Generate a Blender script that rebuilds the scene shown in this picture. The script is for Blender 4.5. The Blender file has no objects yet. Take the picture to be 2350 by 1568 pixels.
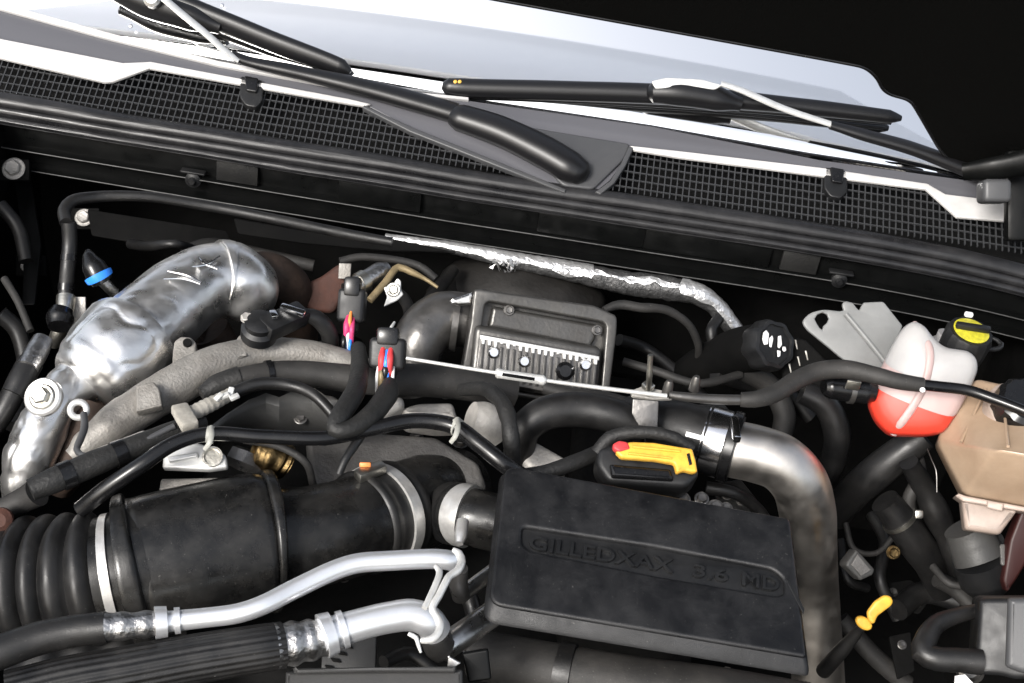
import bpy, bmesh, math, random
from mathutils import Vector, Matrix, noise
random.seed(7)
R = math.radians
sc = bpy.context.scene
col = sc.collection

# ------------------------------------------------------------------ camera
W_, H_, F_ = 2350.0, 1568.0, 3163.0          # photo measured at 2350 x 1568
PITCH, ROLL, DIST = 33.0, 8.8, 1.75
cam_d = bpy.data.cameras.new("camera"); cam = bpy.data.objects.new("camera", cam_d); col.objects.link(cam)
sc.camera = cam
CAM = Vector((0, -DIST*math.cos(R(PITCH)), DIST*math.sin(R(PITCH))))
MROT = Matrix.Rotation(R(90-PITCH), 3, 'X') @ Matrix.Rotation(R(ROLL), 3, 'Z')
cam.matrix_world = Matrix.Translation(CAM) @ MROT.to_4x4()
cam_d.sensor_fit = 'HORIZONTAL'; cam_d.angle = 2*math.atan(W_/2/F_)
cam_d.clip_start = 0.02; cam_d.clip_end = 200

# ------------------------------------------------------------------ world, sun, exposure
SUN_EL, SUN_AZ = 33.0, -30.0                 # sun in front of the truck (behind the camera), a little to the left
w = bpy.data.worlds.new("World"); sc.world = w; w.use_nodes = True
nt = w.node_tree; nt.nodes.clear()
sky = nt.nodes.new('ShaderNodeTexSky'); sky.sky_type = 'NISHITA'; sky.sun_disc = False
sky.sun_elevation = R(SUN_EL); sky.sun_rotation = R(180 - SUN_AZ)
sky.air_density = 1.0; sky.dust_density = 3.0
hs = nt.nodes.new('ShaderNodeHueSaturation'); hs.inputs['Saturation'].default_value = 0.42
bg = nt.nodes.new('ShaderNodeBackground'); bg.inputs['Strength'].default_value = 0.12
out = nt.nodes.new('ShaderNodeOutputWorld')
nt.links.new(sky.outputs[0], hs.inputs['Color']); nt.links.new(hs.outputs[0], bg.inputs[0]); nt.links.new(bg.outputs[0], out.inputs[0])
sd = bpy.data.lights.new("sun", 'SUN'); sd.energy = 2.0; sd.angle = R(16); sd.color = (1, 0.97, 0.93)
sun = bpy.data.objects.new("sun", sd); col.objects.link(sun)
sdir = Vector((math.sin(R(SUN_AZ))*math.cos(R(SUN_EL)), -math.cos(R(SUN_AZ))*math.cos(R(SUN_EL)), math.sin(R(SUN_EL))))
sun.rotation_euler = sdir.to_track_quat('Z', 'Y').to_euler(); sun.location = (0, 0, 4)
vs = sc.view_settings
vs.view_transform = 'Standard'; vs.look = 'None'; vs.gamma = 1; vs.use_curve_mapping = False
vs.exposure = 1.1

# ------------------------------------------------------------------ pixel helpers
def rdir(px, py):
    return MROT @ Vector(((px-W_/2)/F_, -(py-H_/2)/F_, -1.0))
AX = MROT @ Vector((0, 0, -1))
def at(px, py, z): d = rdir(px, py); return CAM + d*((z-CAM.z)/d.z)
def aty(px, py, y): d = rdir(px, py); return CAM + d*((y-CAM.y)/d.y)
def onpl(px, py, o, n): d = rdir(px, py); return CAM + d*((o-CAM).dot(n)/d.dot(n))
def depth(p): return (p-CAM).dot(AX)
def rw(rpx, p): return rpx*depth(p)/F_
UP = Vector((0, 0, 1)); NCAM = -AX
SCR_R = MROT @ Vector((1, 0, 0)); SCR_U = MROT @ Vector((0, 1, 0))

# ------------------------------------------------------------------ materials
def mat(name, base, rough=0.5, metal=0.0, bump=0.0, bscale=120, var=0.0, vscale=30, vcol=None, coat=0.0,
        rvar=0.0, spec=0.5, dust=0.0, dcol=(0.16, 0.145, 0.125), sss=0.0, trans=0.0, aniso=None, ior=1.45, specks=0.0):
    m = bpy.data.materials.new(name); m.use_nodes = True
    t = m.node_tree; L = t.links.new; b = t.nodes['Principled BSDF']
    b.inputs['Base Color'].default_value = (*base, 1); b.inputs['Roughness'].default_value = rough
    b.inputs['Metallic'].default_value = metal; b.inputs['Specular IOR Level'].default_value = spec
    b.inputs['Coat Weight'].default_value = coat; b.inputs['IOR'].default_value = ior
    if coat: b.inputs['Coat Roughness'].default_value = 0.12
    if sss:
        b.inputs['Subsurface Weight'].default_value = sss; b.inputs['Subsurface Radius'].default_value = (0.02, 0.018, 0.016)
        b.inputs['Subsurface Scale'].default_value = 1.0
    b.inputs['Transmission Weight'].default_value = trans
    tc = t.nodes.new('ShaderNodeTexCoord'); co = tc.outputs['Object']
    if aniso:
        mp = t.nodes.new('ShaderNodeMapping'); mp.inputs['Scale'].default_value = aniso; L(co, mp.inputs[0]); co = mp.outputs[0]
    cur = None
    if var > 0:
        n = t.nodes.new('ShaderNodeTexNoise'); n.inputs['Scale'].default_value = vscale; n.inputs['Detail'].default_value = 7; n.inputs['Roughness'].default_value = 0.65
        L(co, n.inputs['Vector'])
        rp = t.nodes.new('ShaderNodeValToRGB'); rp.color_ramp.elements[0].position = 0.34; rp.color_ramp.elements[1].position = 0.68
        L(n.outputs['Fac'], rp.inputs[0])
        mx = t.nodes.new('ShaderNodeMix'); mx.data_type = 'RGBA'
        v2 = vcol or tuple(c*(1-var) for c in base)
        mx.inputs[6].default_value = (*base, 1); mx.inputs[7].default_value = (*v2, 1)
        ml = t.nodes.new('ShaderNodeMath'); ml.operation = 'MULTIPLY'; ml.inputs[1].default_value = min(1.0, var if vcol else 1.0)
        L(rp.outputs[0], ml.inputs[0]); L(ml.outputs[0], mx.inputs[0]); cur = mx.outputs[2]
    if dust > 0:
        n = t.nodes.new('ShaderNodeTexNoise'); n.inputs['Scale'].default_value = 22; n.inputs['Detail'].default_value = 9; n.inputs['Roughness'].default_value = 0.72
        L(tc.outputs['Object'], n.inputs['Vector'])
        rp = t.nodes.new('ShaderNodeValToRGB'); rp.color_ramp.elements[0].position = 0.42; rp.color_ramp.elements[1].position = 0.72
        L(n.outputs['Fac'], rp.inputs[0])
        ml = t.nodes.new('ShaderNodeMath'); ml.operation = 'MULTIPLY'; ml.inputs[1].default_value = dust; L(rp.outputs[0], ml.inputs[0])
        mx = t.nodes.new('ShaderNodeMix'); mx.data_type = 'RGBA'; mx.inputs[6].default_value = (*base, 1); mx.inputs[7].default_value = (*dcol, 1)
        if cur: L(cur, mx.inputs[6])
        L(ml.outputs[0], mx.inputs[0]); cur = mx.outputs[2]
    if specks > 0:
        n = t.nodes.new('ShaderNodeTexNoise'); n.inputs['Scale'].default_value = 420; n.inputs['Detail'].default_value = 2
        L(tc.outputs['Object'], n.inputs['Vector'])
        rp = t.nodes.new('ShaderNodeValToRGB'); rp.color_ramp.elements[0].position = 0.70; rp.color_ramp.elements[1].position = 0.76
        L(n.outputs['Fac'], rp.inputs[0])
        ml = t.nodes.new('ShaderNodeMath'); ml.operation = 'MULTIPLY'; ml.inputs[1].default_value = specks; L(rp.outputs[0], ml.inputs[0])
        mx = t.nodes.new('ShaderNodeMix'); mx.data_type = 'RGBA'; mx.inputs[6].default_value = (*base, 1); mx.inputs[7].default_value = (.3, .29, .27, 1)
        if cur: L(cur, mx.inputs[6])
        L(ml.outputs[0], mx.inputs[0]); cur = mx.outputs[2]
    if cur: L(cur, b.inputs['Base Color'])
    if rvar > 0:
        n = t.nodes.new('ShaderNodeTexNoise'); n.inputs['Scale'].default_value = 45; n.inputs['Detail'].default_value = 6
        L(co, n.inputs['Vector'])
        mr = t.nodes.new('ShaderNodeMapRange'); mr.inputs['From Min'].default_value = 0.3; mr.inputs['From Max'].default_value = 0.7
        mr.inputs['To Min'].default_value = max(0.03, rough-rvar); mr.inputs['To Max'].default_value = min(1, rough+rvar)
        L(n.outputs['Fac'], mr.inputs[0]); L(mr.outputs[0], b.inputs['Roughness'])
    if bump > 0:
        n = t.nodes.new('ShaderNodeTexNoise'); n.inputs['Scale'].default_value = bscale; n.inputs['Detail'].default_value = 5
        L(co, n.inputs['Vector'])
        bp = t.nodes.new('ShaderNodeBump'); bp.inputs['Strength'].default_value = bump; bp.inputs['Distance'].default_value = 0.002
        L(n.outputs['Fac'], bp.inputs['Height']); L(bp.outputs[0], b.inputs['Normal'])
    return m

M = {}
M['black_plastic'] = mat('black_plastic', (.008, .0083, .009), .42, bump=.12, bscale=1400, rvar=.12, dust=.3, dcol=(.028, .027, .026), specks=.08)
M['cover_plastic'] = mat('cover_plastic', (.0044, .0046, .0054), .44, spec=.5, bump=.2, bscale=1300, rvar=.14, dust=.9, dcol=(.017, .017, .018), specks=.16)
M['duct_plastic'] = mat('duct_plastic', (.006, .006, .006), .30, bump=.06, bscale=900, rvar=.16, dust=.8, dcol=(.030, .0285, .0265), specks=.2)
M['rubber'] = mat('rubber', (.006, .006, .0063), .45, bump=.1, bscale=700, rvar=.14, dust=.6, dcol=(.024, .0225, .021), specks=.14)
M['rubber_dusty'] = mat('rubber_dusty', (.014, .0135, .013), .65, bump=.15, bscale=700, dust=.7, dcol=(.042, .039, .036), specks=.2)
M['seal_rubber'] = mat('seal_rubber', (.010, .010, .011), .36, bump=.35, bscale=260, rvar=.18, dust=.5, dcol=(.040, .039, .040), aniso=(0.08, 1, 1))
M['tape'] = mat('tape', (.008, .008, .008), .6, bump=.45, bscale=260, dust=.5, dcol=(.03, .0285, .026), specks=.16)
M['black_gloss'] = mat('black_gloss', (.0045, .0045, .005), .26, rvar=.08, dust=.2, dcol=(.022, .022, .022), specks=.08)
M['wiper_black'] = mat('wiper_black', (.006, .006, .0068), .36, bump=.08, bscale=1200, specks=.05)
M['black_paint'] = mat('black_paint', (.0025, .0027, .0027), .36, spec=.2, rvar=.1, bump=.06, bscale=150, dust=.4, dcol=(.006, .0062, .006))
M['firewall'] = mat('firewall', (.0026, .0026, .0026), .75, spec=.12, bump=.5, bscale=60, dust=.6, dcol=(.0065, .0062, .0058))
M['hood_liner'] = mat('hood_liner', (.0022, .0022, .0020), .9, spec=.06, bump=.4, bscale=400)
M['deep'] = mat('deep', (.0035, .0035, .0035), .8, spec=.15, bump=.6, bscale=60, dust=.4, dcol=(.009, .0085, .008))
M['grille'] = mat('grille', (.034, .035, .037), .40, bump=.1, bscale=700)
M['cowl_top'] = mat('cowl_top', (.085, .085, .094), .28, rvar=.0, bump=.03, bscale=900)
M['cowl_lip'] = mat('cowl_lip', (.55, .54, .53), .32, var=.25, vscale=14, dust=.25, dcol=(.35,.34,.33))  # pale base colour stands in for sky reflection on the lip
M['white_paint'] = mat('white_paint', (.82, .82, .83), .3, coat=.6)
M['alu_shield'] = mat('alu_shield', (.93, .92, .90), .33, .96, bump=.10, bscale=160, var=.10, vscale=20, rvar=.10)
M['alu_tube'] = mat('alu_tube', (.92, .93, .95), .34, 0.80, bump=.04, bscale=200, var=.08, vscale=50)
M['alu_crimp'] = mat('alu_crimp', (.62, .61, .60), .33, 1.0, bump=.6, bscale=240, var=.75, vscale=70, vcol=(.10, .095, .09))
M['steel_pipe'] = mat('steel_pipe', (.78, .735, .68), .40, 1.0, bump=.03, bscale=150, var=.3, vscale=9, rvar=.08, dust=.15, dcol=(.3,.27,.23))
M['steel'] = mat('steel', (.66, .65, .63), .3, 1.0, bump=.1, bscale=200, rvar=.08)
M['chrome'] = mat('chrome', (.82, .82, .83), .16, 1.0, rvar=.05)
M['zinc'] = mat('zinc', (.62, .60, .54), .36, 1.0, bump=.2, bscale=300, var=.3, vscale=90)
M['cast_alu'] = mat('cast_alu', (.29, .277, .256), .55, .35, bump=.5, bscale=330, var=.4, vscale=45, dust=.5, dcol=(.145, .125, .105))
M['cast_dark'] = mat('cast_dark', (.15, .145, .14), .5, .3, bump=.5, bscale=260, var=.4, vscale=40, dust=.4, dcol=(.11, .10, .09))
M['cast_light'] = mat('cast_light', (.46, .44, .41), .5, .3, bump=.45, bscale=260, var=.35, vscale=40)
M['dark_metal'] = mat('dark_metal', (.16, .155, .15), .36, .8, bump=.2, bscale=140, var=.4, vscale=30, rvar=.1, dust=.3)
M['box_metal'] = mat('box_metal', (.105, .102, .097), .36, .65, bump=.18, bscale=240, var=.35, vscale=22, dust=.35, dcol=(.07,.065,.06), rvar=.1)
M['turbo_iron'] = mat('turbo_iron', (.016, .0145, .013), .62, .3, bump=.5, bscale=90, var=.4, vscale=30)
M['rust'] = mat('rust', (.055, .034, .024), .7, .2, bump=.5, bscale=120, var=.7, vscale=35, vcol=(.018, .015, .013))
M['rust_red'] = mat('rust_red', (.06, .021, .013), .75, .1, bump=.5, bscale=140, var=.6, vscale=40, vcol=(.018, .011, .009))
M['brass'] = mat('brass', (.16, .11, .05), .4, 1.0, bump=.4, bscale=200, var=.6, vscale=80)
M['plate_dark'] = mat('plate_dark', (.05, .05, .049), .5, .2, bump=.15, bscale=400, dust=.4, dcol=(.075, .072, .066))
M['plate_black'] = mat('plate_black', (.014, .014, .0138), .45, .2, bump=.2, bscale=300, dust=.5, dcol=(.03, .029, .027))
M['grey_plastic'] = mat('grey_plastic', (.05, .051, .054), .42, bump=.08, bscale=900, dust=.2, dcol=(.09,.088,.085))
M['shroud'] = mat('shroud', (.028, .028, .028), .5, bump=.12, bscale=900, dust=.3, dcol=(.05, .048, .045))
M['beige_loom'] = mat('beige_loom', (.36, .34, .30), .6, bump=.4, bscale=250, var=.35, vscale=70)
M['frosted'] = mat('frosted', (.37, .362, .358), .40, sss=.3, bump=.03, bscale=200, var=.14, vscale=18)
M['frosted_flange'] = mat('frosted_flange', (.19, .194, .192), .38, sss=.15, bump=.05, bscale=150, var=.25, vscale=18)
M['pink_plastic'] = mat('pink_plastic', (.43, .315, .30), .42, sss=.35, bump=.03, bscale=200)
M['red_fluid'] = mat('red_fluid', (.62, .045, .025), .42, sss=.25, bump=.02, bscale=100)
M['beige_tank'] = mat('beige_tank', (.39, .29, .205), .30, sss=.05, bump=.04, bscale=150, var=.6, vscale=9, vcol=(.20, .125, .075), dust=.25, dcol=(.15,.11,.08))
M['beige_low'] = mat('beige_low', (.37, .295, .25), .42, sss=.1, bump=.05, bscale=150, var=.3, dust=.15)
M['dark_red'] = mat('dark_red', (.030, .006, .005), .5, dust=.3, dcol=(.02,.01,.009))
M['yellow'] = mat('yellow', (.78, .43, .05), .42, var=.3, vscale=90, dust=.35, dcol=(.42,.26,.07), bump=.1, bscale=300)
M['yellow_cap'] = mat('yellow_cap', (.55, .50, .03), .5, var=.5, vscale=240, vcol=(.12, .11, .02))
M['red'] = mat('red', (.55, .045, .05), .5, var=.2)
M['pink'] = mat('pink', (.60, .05, .17), .5, var=.3, vscale=200)
M['blue'] = mat('blue', (.03, .22, .80), .35)
M['orange'] = mat('orange', (.80, .25, .06), .45)
M['tan'] = mat('tan', (.26, .20, .11), .5, .3, bump=.3, bscale=160, var=.4, vscale=60)
M['white_mark'] = mat('white_mark', (.72, .72, .72), .5)
M['tie'] = mat('tie', (.33, .33, .30), .5, var=.25, vscale=60)
M['band_steel'] = mat('band_steel', (.70, .69, .67), .33, .62, bump=.06, bscale=200, var=.3, vscale=60)
M['edge_highlight'] = mat('edge_highlight', (.10, .10, .098), .45, .3, var=.7, vscale=50, vcol=(.02, .02, .02))  # light grey colour imitates highlights on the beam ridges
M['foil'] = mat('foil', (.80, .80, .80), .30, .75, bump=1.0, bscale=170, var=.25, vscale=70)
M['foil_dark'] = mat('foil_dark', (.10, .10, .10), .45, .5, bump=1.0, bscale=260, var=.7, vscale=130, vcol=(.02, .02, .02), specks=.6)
M['white_steel'] = mat('white_steel', (.72, .72, .70), .35, .45, var=.2, vscale=60, bump=.08, bscale=150)

# windshield: dark tinted glass with a strong mirror coat
gm = bpy.data.materials.new('windshield_glass'); gm.use_nodes = True
b = gm.node_tree.nodes['Principled BSDF']
b.inputs['Base Color'].default_value = (.97, .975, .98, 1); b.inputs['Metallic'].default_value = 1.0; b.inputs['Roughness'].default_value = .025
M['glass'] = gm

# ------------------------------------------------------------------ object helpers
THINGS = []
def link(o, m, parent):
    col.objects.link(o)
    if m: o.data.materials.append(M[m])
    if parent: o.parent = parent
    return o
def thing(name, label, cat, group=None):
    o = bpy.data.objects.new(name, None); col.objects.link(o); o.empty_display_size = .02
    o['label'] = label; o['category'] = cat
    if group: o['group'] = group
    THINGS.append(o); return o
def tag(o, label, cat, group=None):
    o['label'] = label; o['category'] = cat
    if group: o['group'] = group
    return o
def struct(o): o['kind'] = 'structure'; return o
def finish(me, ang=35):
    me.validate(); me.shade_smooth()
    me.set_sharp_from_angle(angle=R(ang))
def mobj(name, verts, faces, m, parent=None, ang=35):
    me = bpy.data.meshes.new(name); me.from_pydata([tuple(v) for v in verts], [], faces)
    bm = bmesh.new(); bm.from_mesh(me); bmesh.ops.recalc_face_normals(bm, faces=bm.faces); bm.to_mesh(me); bm.free()
    finish(me, ang)
    return link(bpy.data.objects.new(name, me), m, parent)

class Path:
    """smooth centre line with radius, through (Vector, r) points"""
    def __init__(s, pts, step=.006, smooth=True):
        P = [p for p, r in pts]; Rr = [r for p, r in pts]; n = len(P)
        s.p, s.r = [], []
        for i in range(n-1):
            p0 = P[i-1] if i > 0 else P[i]*2-P[i+1]; p1, p2 = P[i], P[i+1]
            p3 = P[i+2] if i+2 < n else P[i+1]*2-P[i]
            L = (p2-p1).length; k = max(2, int(L/step))
            # centripetal catmull-rom
            t0 = 0; t1 = max((p1-p0).length, 1e-6)**.5; t2 = t1+max(L, 1e-6)**.5; t3 = t2+max((p3-p2).length, 1e-6)**.5
            for j in range(k + (1 if i == n-2 else 0)):
                u = j/k; t = t1+(t2-t1)*u
                if smooth:
                    A1 = p0*((t1-t)/(t1-t0))+p1*((t-t0)/(t1-t0)); A2 = p1*((t2-t)/(t2-t1))+p2*((t-t1)/(t2-t1)); A3 = p2*((t3-t)/(t3-t2))+p3*((t-t2)/(t3-t2))
                    B1 = A1*((t2-t)/(t2-t0))+A2*((t-t0)/(t2-t0)); B2 = A2*((t3-t)/(t3-t1))+A3*((t-t1)/(t3-t1))
                    q = B1*((t2-t)/(t2-t1))+B2*((t-t1)/(t2-t1))
                else: q = p1.lerp(p2, u)
                uu = u*u*(3-2*u)
                s.p.append(q); s.r.append(Rr[i]*(1-uu)+Rr[i+1]*uu)
        s.s = [0]
        for a, b_ in zip(s.p, s.p[1:]): s.s.append(s.s[-1]+(b_-a).length)
        s.L = s.s[-1]
        s.frames()
    def frames(s):
        n = len(s.p); s.t = []
        for i in range(n):
            a = s.p[max(0, i-1)]; b_ = s.p[min(n-1, i+1)]; s.t.append((b_-a).normalized())
        ref = UP if abs(s.t[0].dot(UP)) < .9 else Vector((1, 0, 0))
        u = (ref - s.t[0]*ref.dot(s.t[0])).normalized(); s.u = []
        for i in range(n):
            u = (u - s.t[i]*u.dot(s.t[i])).normalized(); s.u.append(u.copy())
    def sub(s, a, b_, dr=0, cnt=None):
        q = object.__new__(Path); cnt = cnt or max(3, int((b_-a)/.004)); q.p, q.r, q.s = [], [], []
        import bisect
        q.t, q.u = [], []
        for k in range(cnt):
            x = a+(b_-a)*k/(cnt-1); x = min(max(x, 0), s.L-1e-9); i = min(max(bisect.bisect_right(s.s, x)-1, 0), len(s.p)-2)
            f = (x-s.s[i])/max(s.s[i+1]-s.s[i], 1e-9)
            q.p.append(s.p[i].lerp(s.p[i+1], f)); q.r.append(s.r[i]*(1-f)+s.r[i+1]*f+dr); q.s.append(x-a)
            q.t.append(s.t[i].lerp(s.t[i+1], f).normalized()); q.u.append(s.u[i].lerp(s.u[i+1], f).normalized())
        q.L = b_-a; return q
    def at(s, x):
        q = s.sub(max(0, x-.001), min(s.L, x+.001), 0, 3); return q.p[1], q.t[1], q.u[1], q.r[1]

def sweep(name, path, m, parent=None, seg=20, prof=None, cap=True, flat=None, ang=40, closed_r=False):
    """sweep a circle; prof(s, L, ang, pos)->radius factor; flat=(fu, fv) ellipse factors"""
    V, Fc = [], []
    n = len(path.p)
    for i in range(n):
        t, u = path.t[i], path.u[i]; v = t.cross(u)
        for k in range(seg):
            a = 2*math.pi*k/seg; r = path.r[i]
            fu, fv = flat if flat else (1, 1)
            d = u*math.cos(a)*fu + v*math.sin(a)*fv
            if prof: r *= prof(path.s[i], path.L, a, path.p[i]+d*r)
            V.append(path.p[i]+d*r)
    for i in range(n-1):
        for k in range(seg):
            k2 = (k+1) % seg; Fc.append((i*seg+k, i*seg+k2, (i+1)*seg+k2, (i+1)*seg+k))
    if cap:
        Fc.append(tuple(range(seg))[::-1]); Fc.append(tuple((n-1)*seg+k for k in range(seg)))
    return mobj(name, V, Fc, m, parent, ang)

def PP(pts, step=.006, smooth=True):
    """pts (px, py, z, rpx) -> Path"""
    q = []
    for a in pts:
        p = at(a[0], a[1], a[2]); q.append((p, rw(a[3], p)))
    return Path(q, step, smooth)
def PY(pts, step=.006):
    q = []
    for a in pts:
        p = aty(a[0], a[1], a[2]); q.append((p, rw(a[3], p)))
    return Path(q, step)
def tube(name, pts, m, parent=None, seg=16, **k): return sweep(name, PP(pts), m, parent, seg, **k)
def band(name, path, s0, s1, dr, m, parent=None, seg=28, thick=True, prof=None):
    """hollow-looking ring hugging a path: swept with flat shoulders"""
    q = path.sub(s0, s1, dr, max(4, int((s1-s0)/.003)))
    e = Path.__new__(Path)
    # shoulders
    e.p = [q.p[0]]+q.p+[q.p[-1]]; e.r = [q.r[0]-dr*1.02]+q.r+[q.r[-1]-dr*1.02]
    e.t = [q.t[0]]+q.t+[q.t[-1]]; e.u = [q.u[0]]+q.u+[q.u[-1]]; e.s = [q.s[0]]+q.s+[q.s[-1]]; e.L = q.L
    return sweep(name, e, m, parent, seg, cap=False, prof=prof, ang=40)

def fillet(pts, r, n=4):
    """round a 2D polygon; r scalar or list"""
    out = []; N = len(pts)
    for i in range(N):
        p = Vector(pts[i]); a = Vector(pts[i-1])-p; b_ = Vector(pts[(i+1) % N])-p
        rr = r[i] if isinstance(r, (list, tuple)) else r
        rr = min(rr, a.length*.48, b_.length*.48)
        if rr <= 1e-6: out.append(p); continue
        A = p+a.normalized()*rr; B = p+b_.normalized()*rr
        for k in range(n+1):
            t = k/n; out.append(A*(1-t)**2+p*2*t*(1-t)+B*t*t)
    return out

class Plane:
    def __init__(s, o, n, xref=None):
        s.o = o; s.n = n.normalized(); xr = xref or SCR_R
        s.x = (xr - s.n*xr.dot(s.n)).normalized(); s.y = s.n.cross(s.x)
    def px(s, px, py): p = onpl(px, py, s.o, s.n)-s.o; return Vector((p.dot(s.x), p.dot(s.y)))
    def w(s, v, h=0): return s.o + s.x*v[0] + s.y*v[1] + s.n*h
    def mat(s, h=0):
        m = Matrix((s.x, s.y, s.n)).transposed().to_4x4(); m.translation = s.o+s.n*h; return m
    def scale(s): return rw(1, s.o)
def pln(px, py, z, n=UP): return Plane(at(px, py, z), Vector(n))

def slab2(name, pl, outs, top, thick, bev, m, parent=None, ang=30, bres=3):
    """outs: list of 2D outlines (first outer, rest holes) on the plane; top = height of the top face"""
    cd = bpy.data.curves.new(name, 'CURVE'); cd.dimensions = '2D'; cd.fill_mode = 'BOTH'
    for o in outs:
        sp = cd.splines.new('POLY'); sp.points.add(len(o)-1); sp.use_cyclic_u = True
        for i, p in enumerate(o): sp.points[i].co = (p[0], p[1], 0, 1)
    bev = min(bev, thick*.49)
    cd.bevel_depth = bev; cd.bevel_resolution = bres; cd.offset = -bev; cd.extrude = max(thick/2-bev, 0)
    tmp = bpy.data.objects.new(name, cd)
    me = bpy.data.meshes.new_from_object(tmp); bpy.data.objects.remove(tmp); bpy.data.curves.remove(cd)
    me.name = name
    bm = bmesh.new(); bm.from_mesh(me); bmesh.ops.remove_doubles(bm, verts=bm.verts, dist=1e-6); bmesh.ops.recalc_face_normals(bm, faces=bm.faces)
    bm.transform(pl.mat(top-thick/2)); bm.to_mesh(me); bm.free()
    me.materials.clear(); finish(me, ang)
    return link(bpy.data.objects.new(name, me), m, parent)
def slab(name, pl, pxs, thick, m, parent=None, bev=.002, rad=0, top=0, holes=(), ang=30):
    k = pl.scale()
    o = [pl.px(*p) for p in pxs]
    rr = [x*k for x in rad] if isinstance(rad, (list, tuple)) else rad*k
    o = fillet(o, rr, 5) if rad else o
    hs_ = []
    for h in holes: hs_.append(h)
    return slab2(name, pl, [o]+hs_, top, thick, bev, m, parent, ang)

def lathe(name, o, axis, prof, m, parent=None, seg=24, rfun=None, ang=35):
    axis = axis.normalized(); ref = UP if abs(axis.dot(UP)) < .9 else Vector((1, 0, 0))
    u = (ref-axis*ref.dot(axis)).normalized(); v = axis.cross(u); V, Fc = [], []
    for (r, h) in prof:
        for k in range(seg):
            a = 2*math.pi*k/seg; rr = r*(rfun(a, h) if rfun else 1)
            V.append(o+axis*h+(u*math.cos(a)+v*math.sin(a))*rr)
    for i in range(len(prof)-1):
        for k in range(seg):
            k2 = (k+1) % seg; Fc.append((i*seg+k, i*seg+k2, (i+1)*seg+k2, (i+1)*seg+k))
    Fc.append(tuple(range(seg))[::-1]); Fc.append(tuple((len(prof)-1)*seg+k for k in range(seg)))
    return mobj(name, V, Fc, m, parent, ang)
def box(name, c, ax, dims, m, parent=None, bev=.002, seg=2):
    bm = bmesh.new(); bmesh.ops.create_cube(bm, size=1)
    x, y = ax[0].normalized(), ax[1].normalized(); zz = x.cross(y).normalized(); y = zz.cross(x)
    for v in bm.verts: v.co = Vector((v.co.x*dims[0], v.co.y*dims[1], v.co.z*dims[2]))
    if bev: bmesh.ops.bevel(bm, geom=list(bm.edges), offset=min(bev, min(dims)*.45), segments=seg, affect='EDGES', profile=.5)
    mm = Matrix((x, y, zz)).transposed().to_4x4(); mm.translation = c; bm.transform(mm)
    me = bpy.data.meshes.new(name); bm.to_mesh(me); bm.free(); finish(me, 30)
    return link(bpy.data.objects.new(name, me), m, parent)
def hexbolt(parent, o, axis, r, m='zinc', flange=True, name='bolt'):
    ax = axis.normalized()
    prof = [(r*1.05, 0), (r*1.1, r*.12), (r*.98, r*.2)] if flange else []
    prof += [(r*.74, r*.2), (r*.74, r*.62), (r*.62, r*.74), (r*.3, r*.7)]
    def rf(a, h):
        if h < r*.21: return 1
        a = (a % (math.pi/3))-math.pi/6; return .9/math.cos(a)
    return lathe(name, o, ax, prof, m, parent, 24, rf, 25)
def nz(p, s): return noise.noise(p*s)

# ================================================================== THE SETTING
def quad(name, pts, m): return mobj(name, pts, [tuple(range(len(pts)))], m)
FW = .36
o = box('bay_floor', Vector((0, -.2, -.52)), (Vector((1, 0, 0)), Vector((0, 1, 0))), (1.9, 1.5, .04), 'deep'); struct(o)
# firewall with pressed panels
bm = bmesh.new(); nx, nzv = 90, 40; vv = []
for j in range(nzv+1):
    for i in range(nx+1):
        x = -.9+1.8*i/nx; z = -.5+.64*j/nzv
        d = .012*nz(Vector((x*2.2, z*3, 1)), 1) + (.012 if math.sin(x*9) > .2 and -.25 < z < .0 else 0)
        vv.append(bm.verts.new((x, FW+d, z)))
for j in range(nzv):
    for i in range(nx):
        a = j*(nx+1)+i; bm.faces.new((vv[a], vv[a+1], vv[a+nx+2], vv[a+nx+1]))
me = bpy.data.meshes.new('firewall'); bm.to_mesh(me); bm.free(); finish(me)
struct(link(bpy.data.objects.new('firewall', me), 'firewall', None))
for s, nm in ((-1, 'inner_fender_left'), (1, 'inner_fender_right')):
    bm = bmesh.new(); vv = []; nx, nzv = 40, 20
    for j in range(nzv+1):
        for i in range(nx+1):
            y = -.95+1.33*i/nx; z = -.5+.60*j/nzv
            d = .02*nz(Vector((y*3, z*3, 5*s)), 1)+ .05*max(0, -z-.1)
            vv.append(bm.verts.new((s*(.74)-s*d, y, z)))
    for j in range(nzv):
        for i in range(nx):
            a = j*(nx+1)+i; bm.faces.new((vv[a], vv[a+1], vv[a+nx+2], vv[a+nx+1]))
    me = bpy.data.meshes.new(nm); bm.to_mesh(me); bm.free(); finish(me)
    struct(link(bpy.data.objects.new(nm, me), 'firewall', None))

# ---- engine block: dark lumpy mass under everything
eb = thing('engine_block', 'dark oily engine block filling the bay beneath the hoses and pipes', 'engine')
for (x, y, z, sx, sy, sz) in ((-.05, -.15, -.32, .62, .6, .3), (-.27, -.1, -.24, .14, .5, .24), (.17, -.1, -.24, .14, .5, .24)):
    box('casting', Vector((x, y, z)), (Vector((1, 0, 0)), Vector((0, 1, 0))), (sx, sy, sz), 'deep', eb, .02, 3)
for k in range(26):
    x = random.uniform(-.36, .3); y = random.uniform(-.42, .18)
    hexbolt(eb, Vector((x, y, -.13+random.uniform(-.03, .01))), UP, random.uniform(.006, .011), 'dark_metal')

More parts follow.
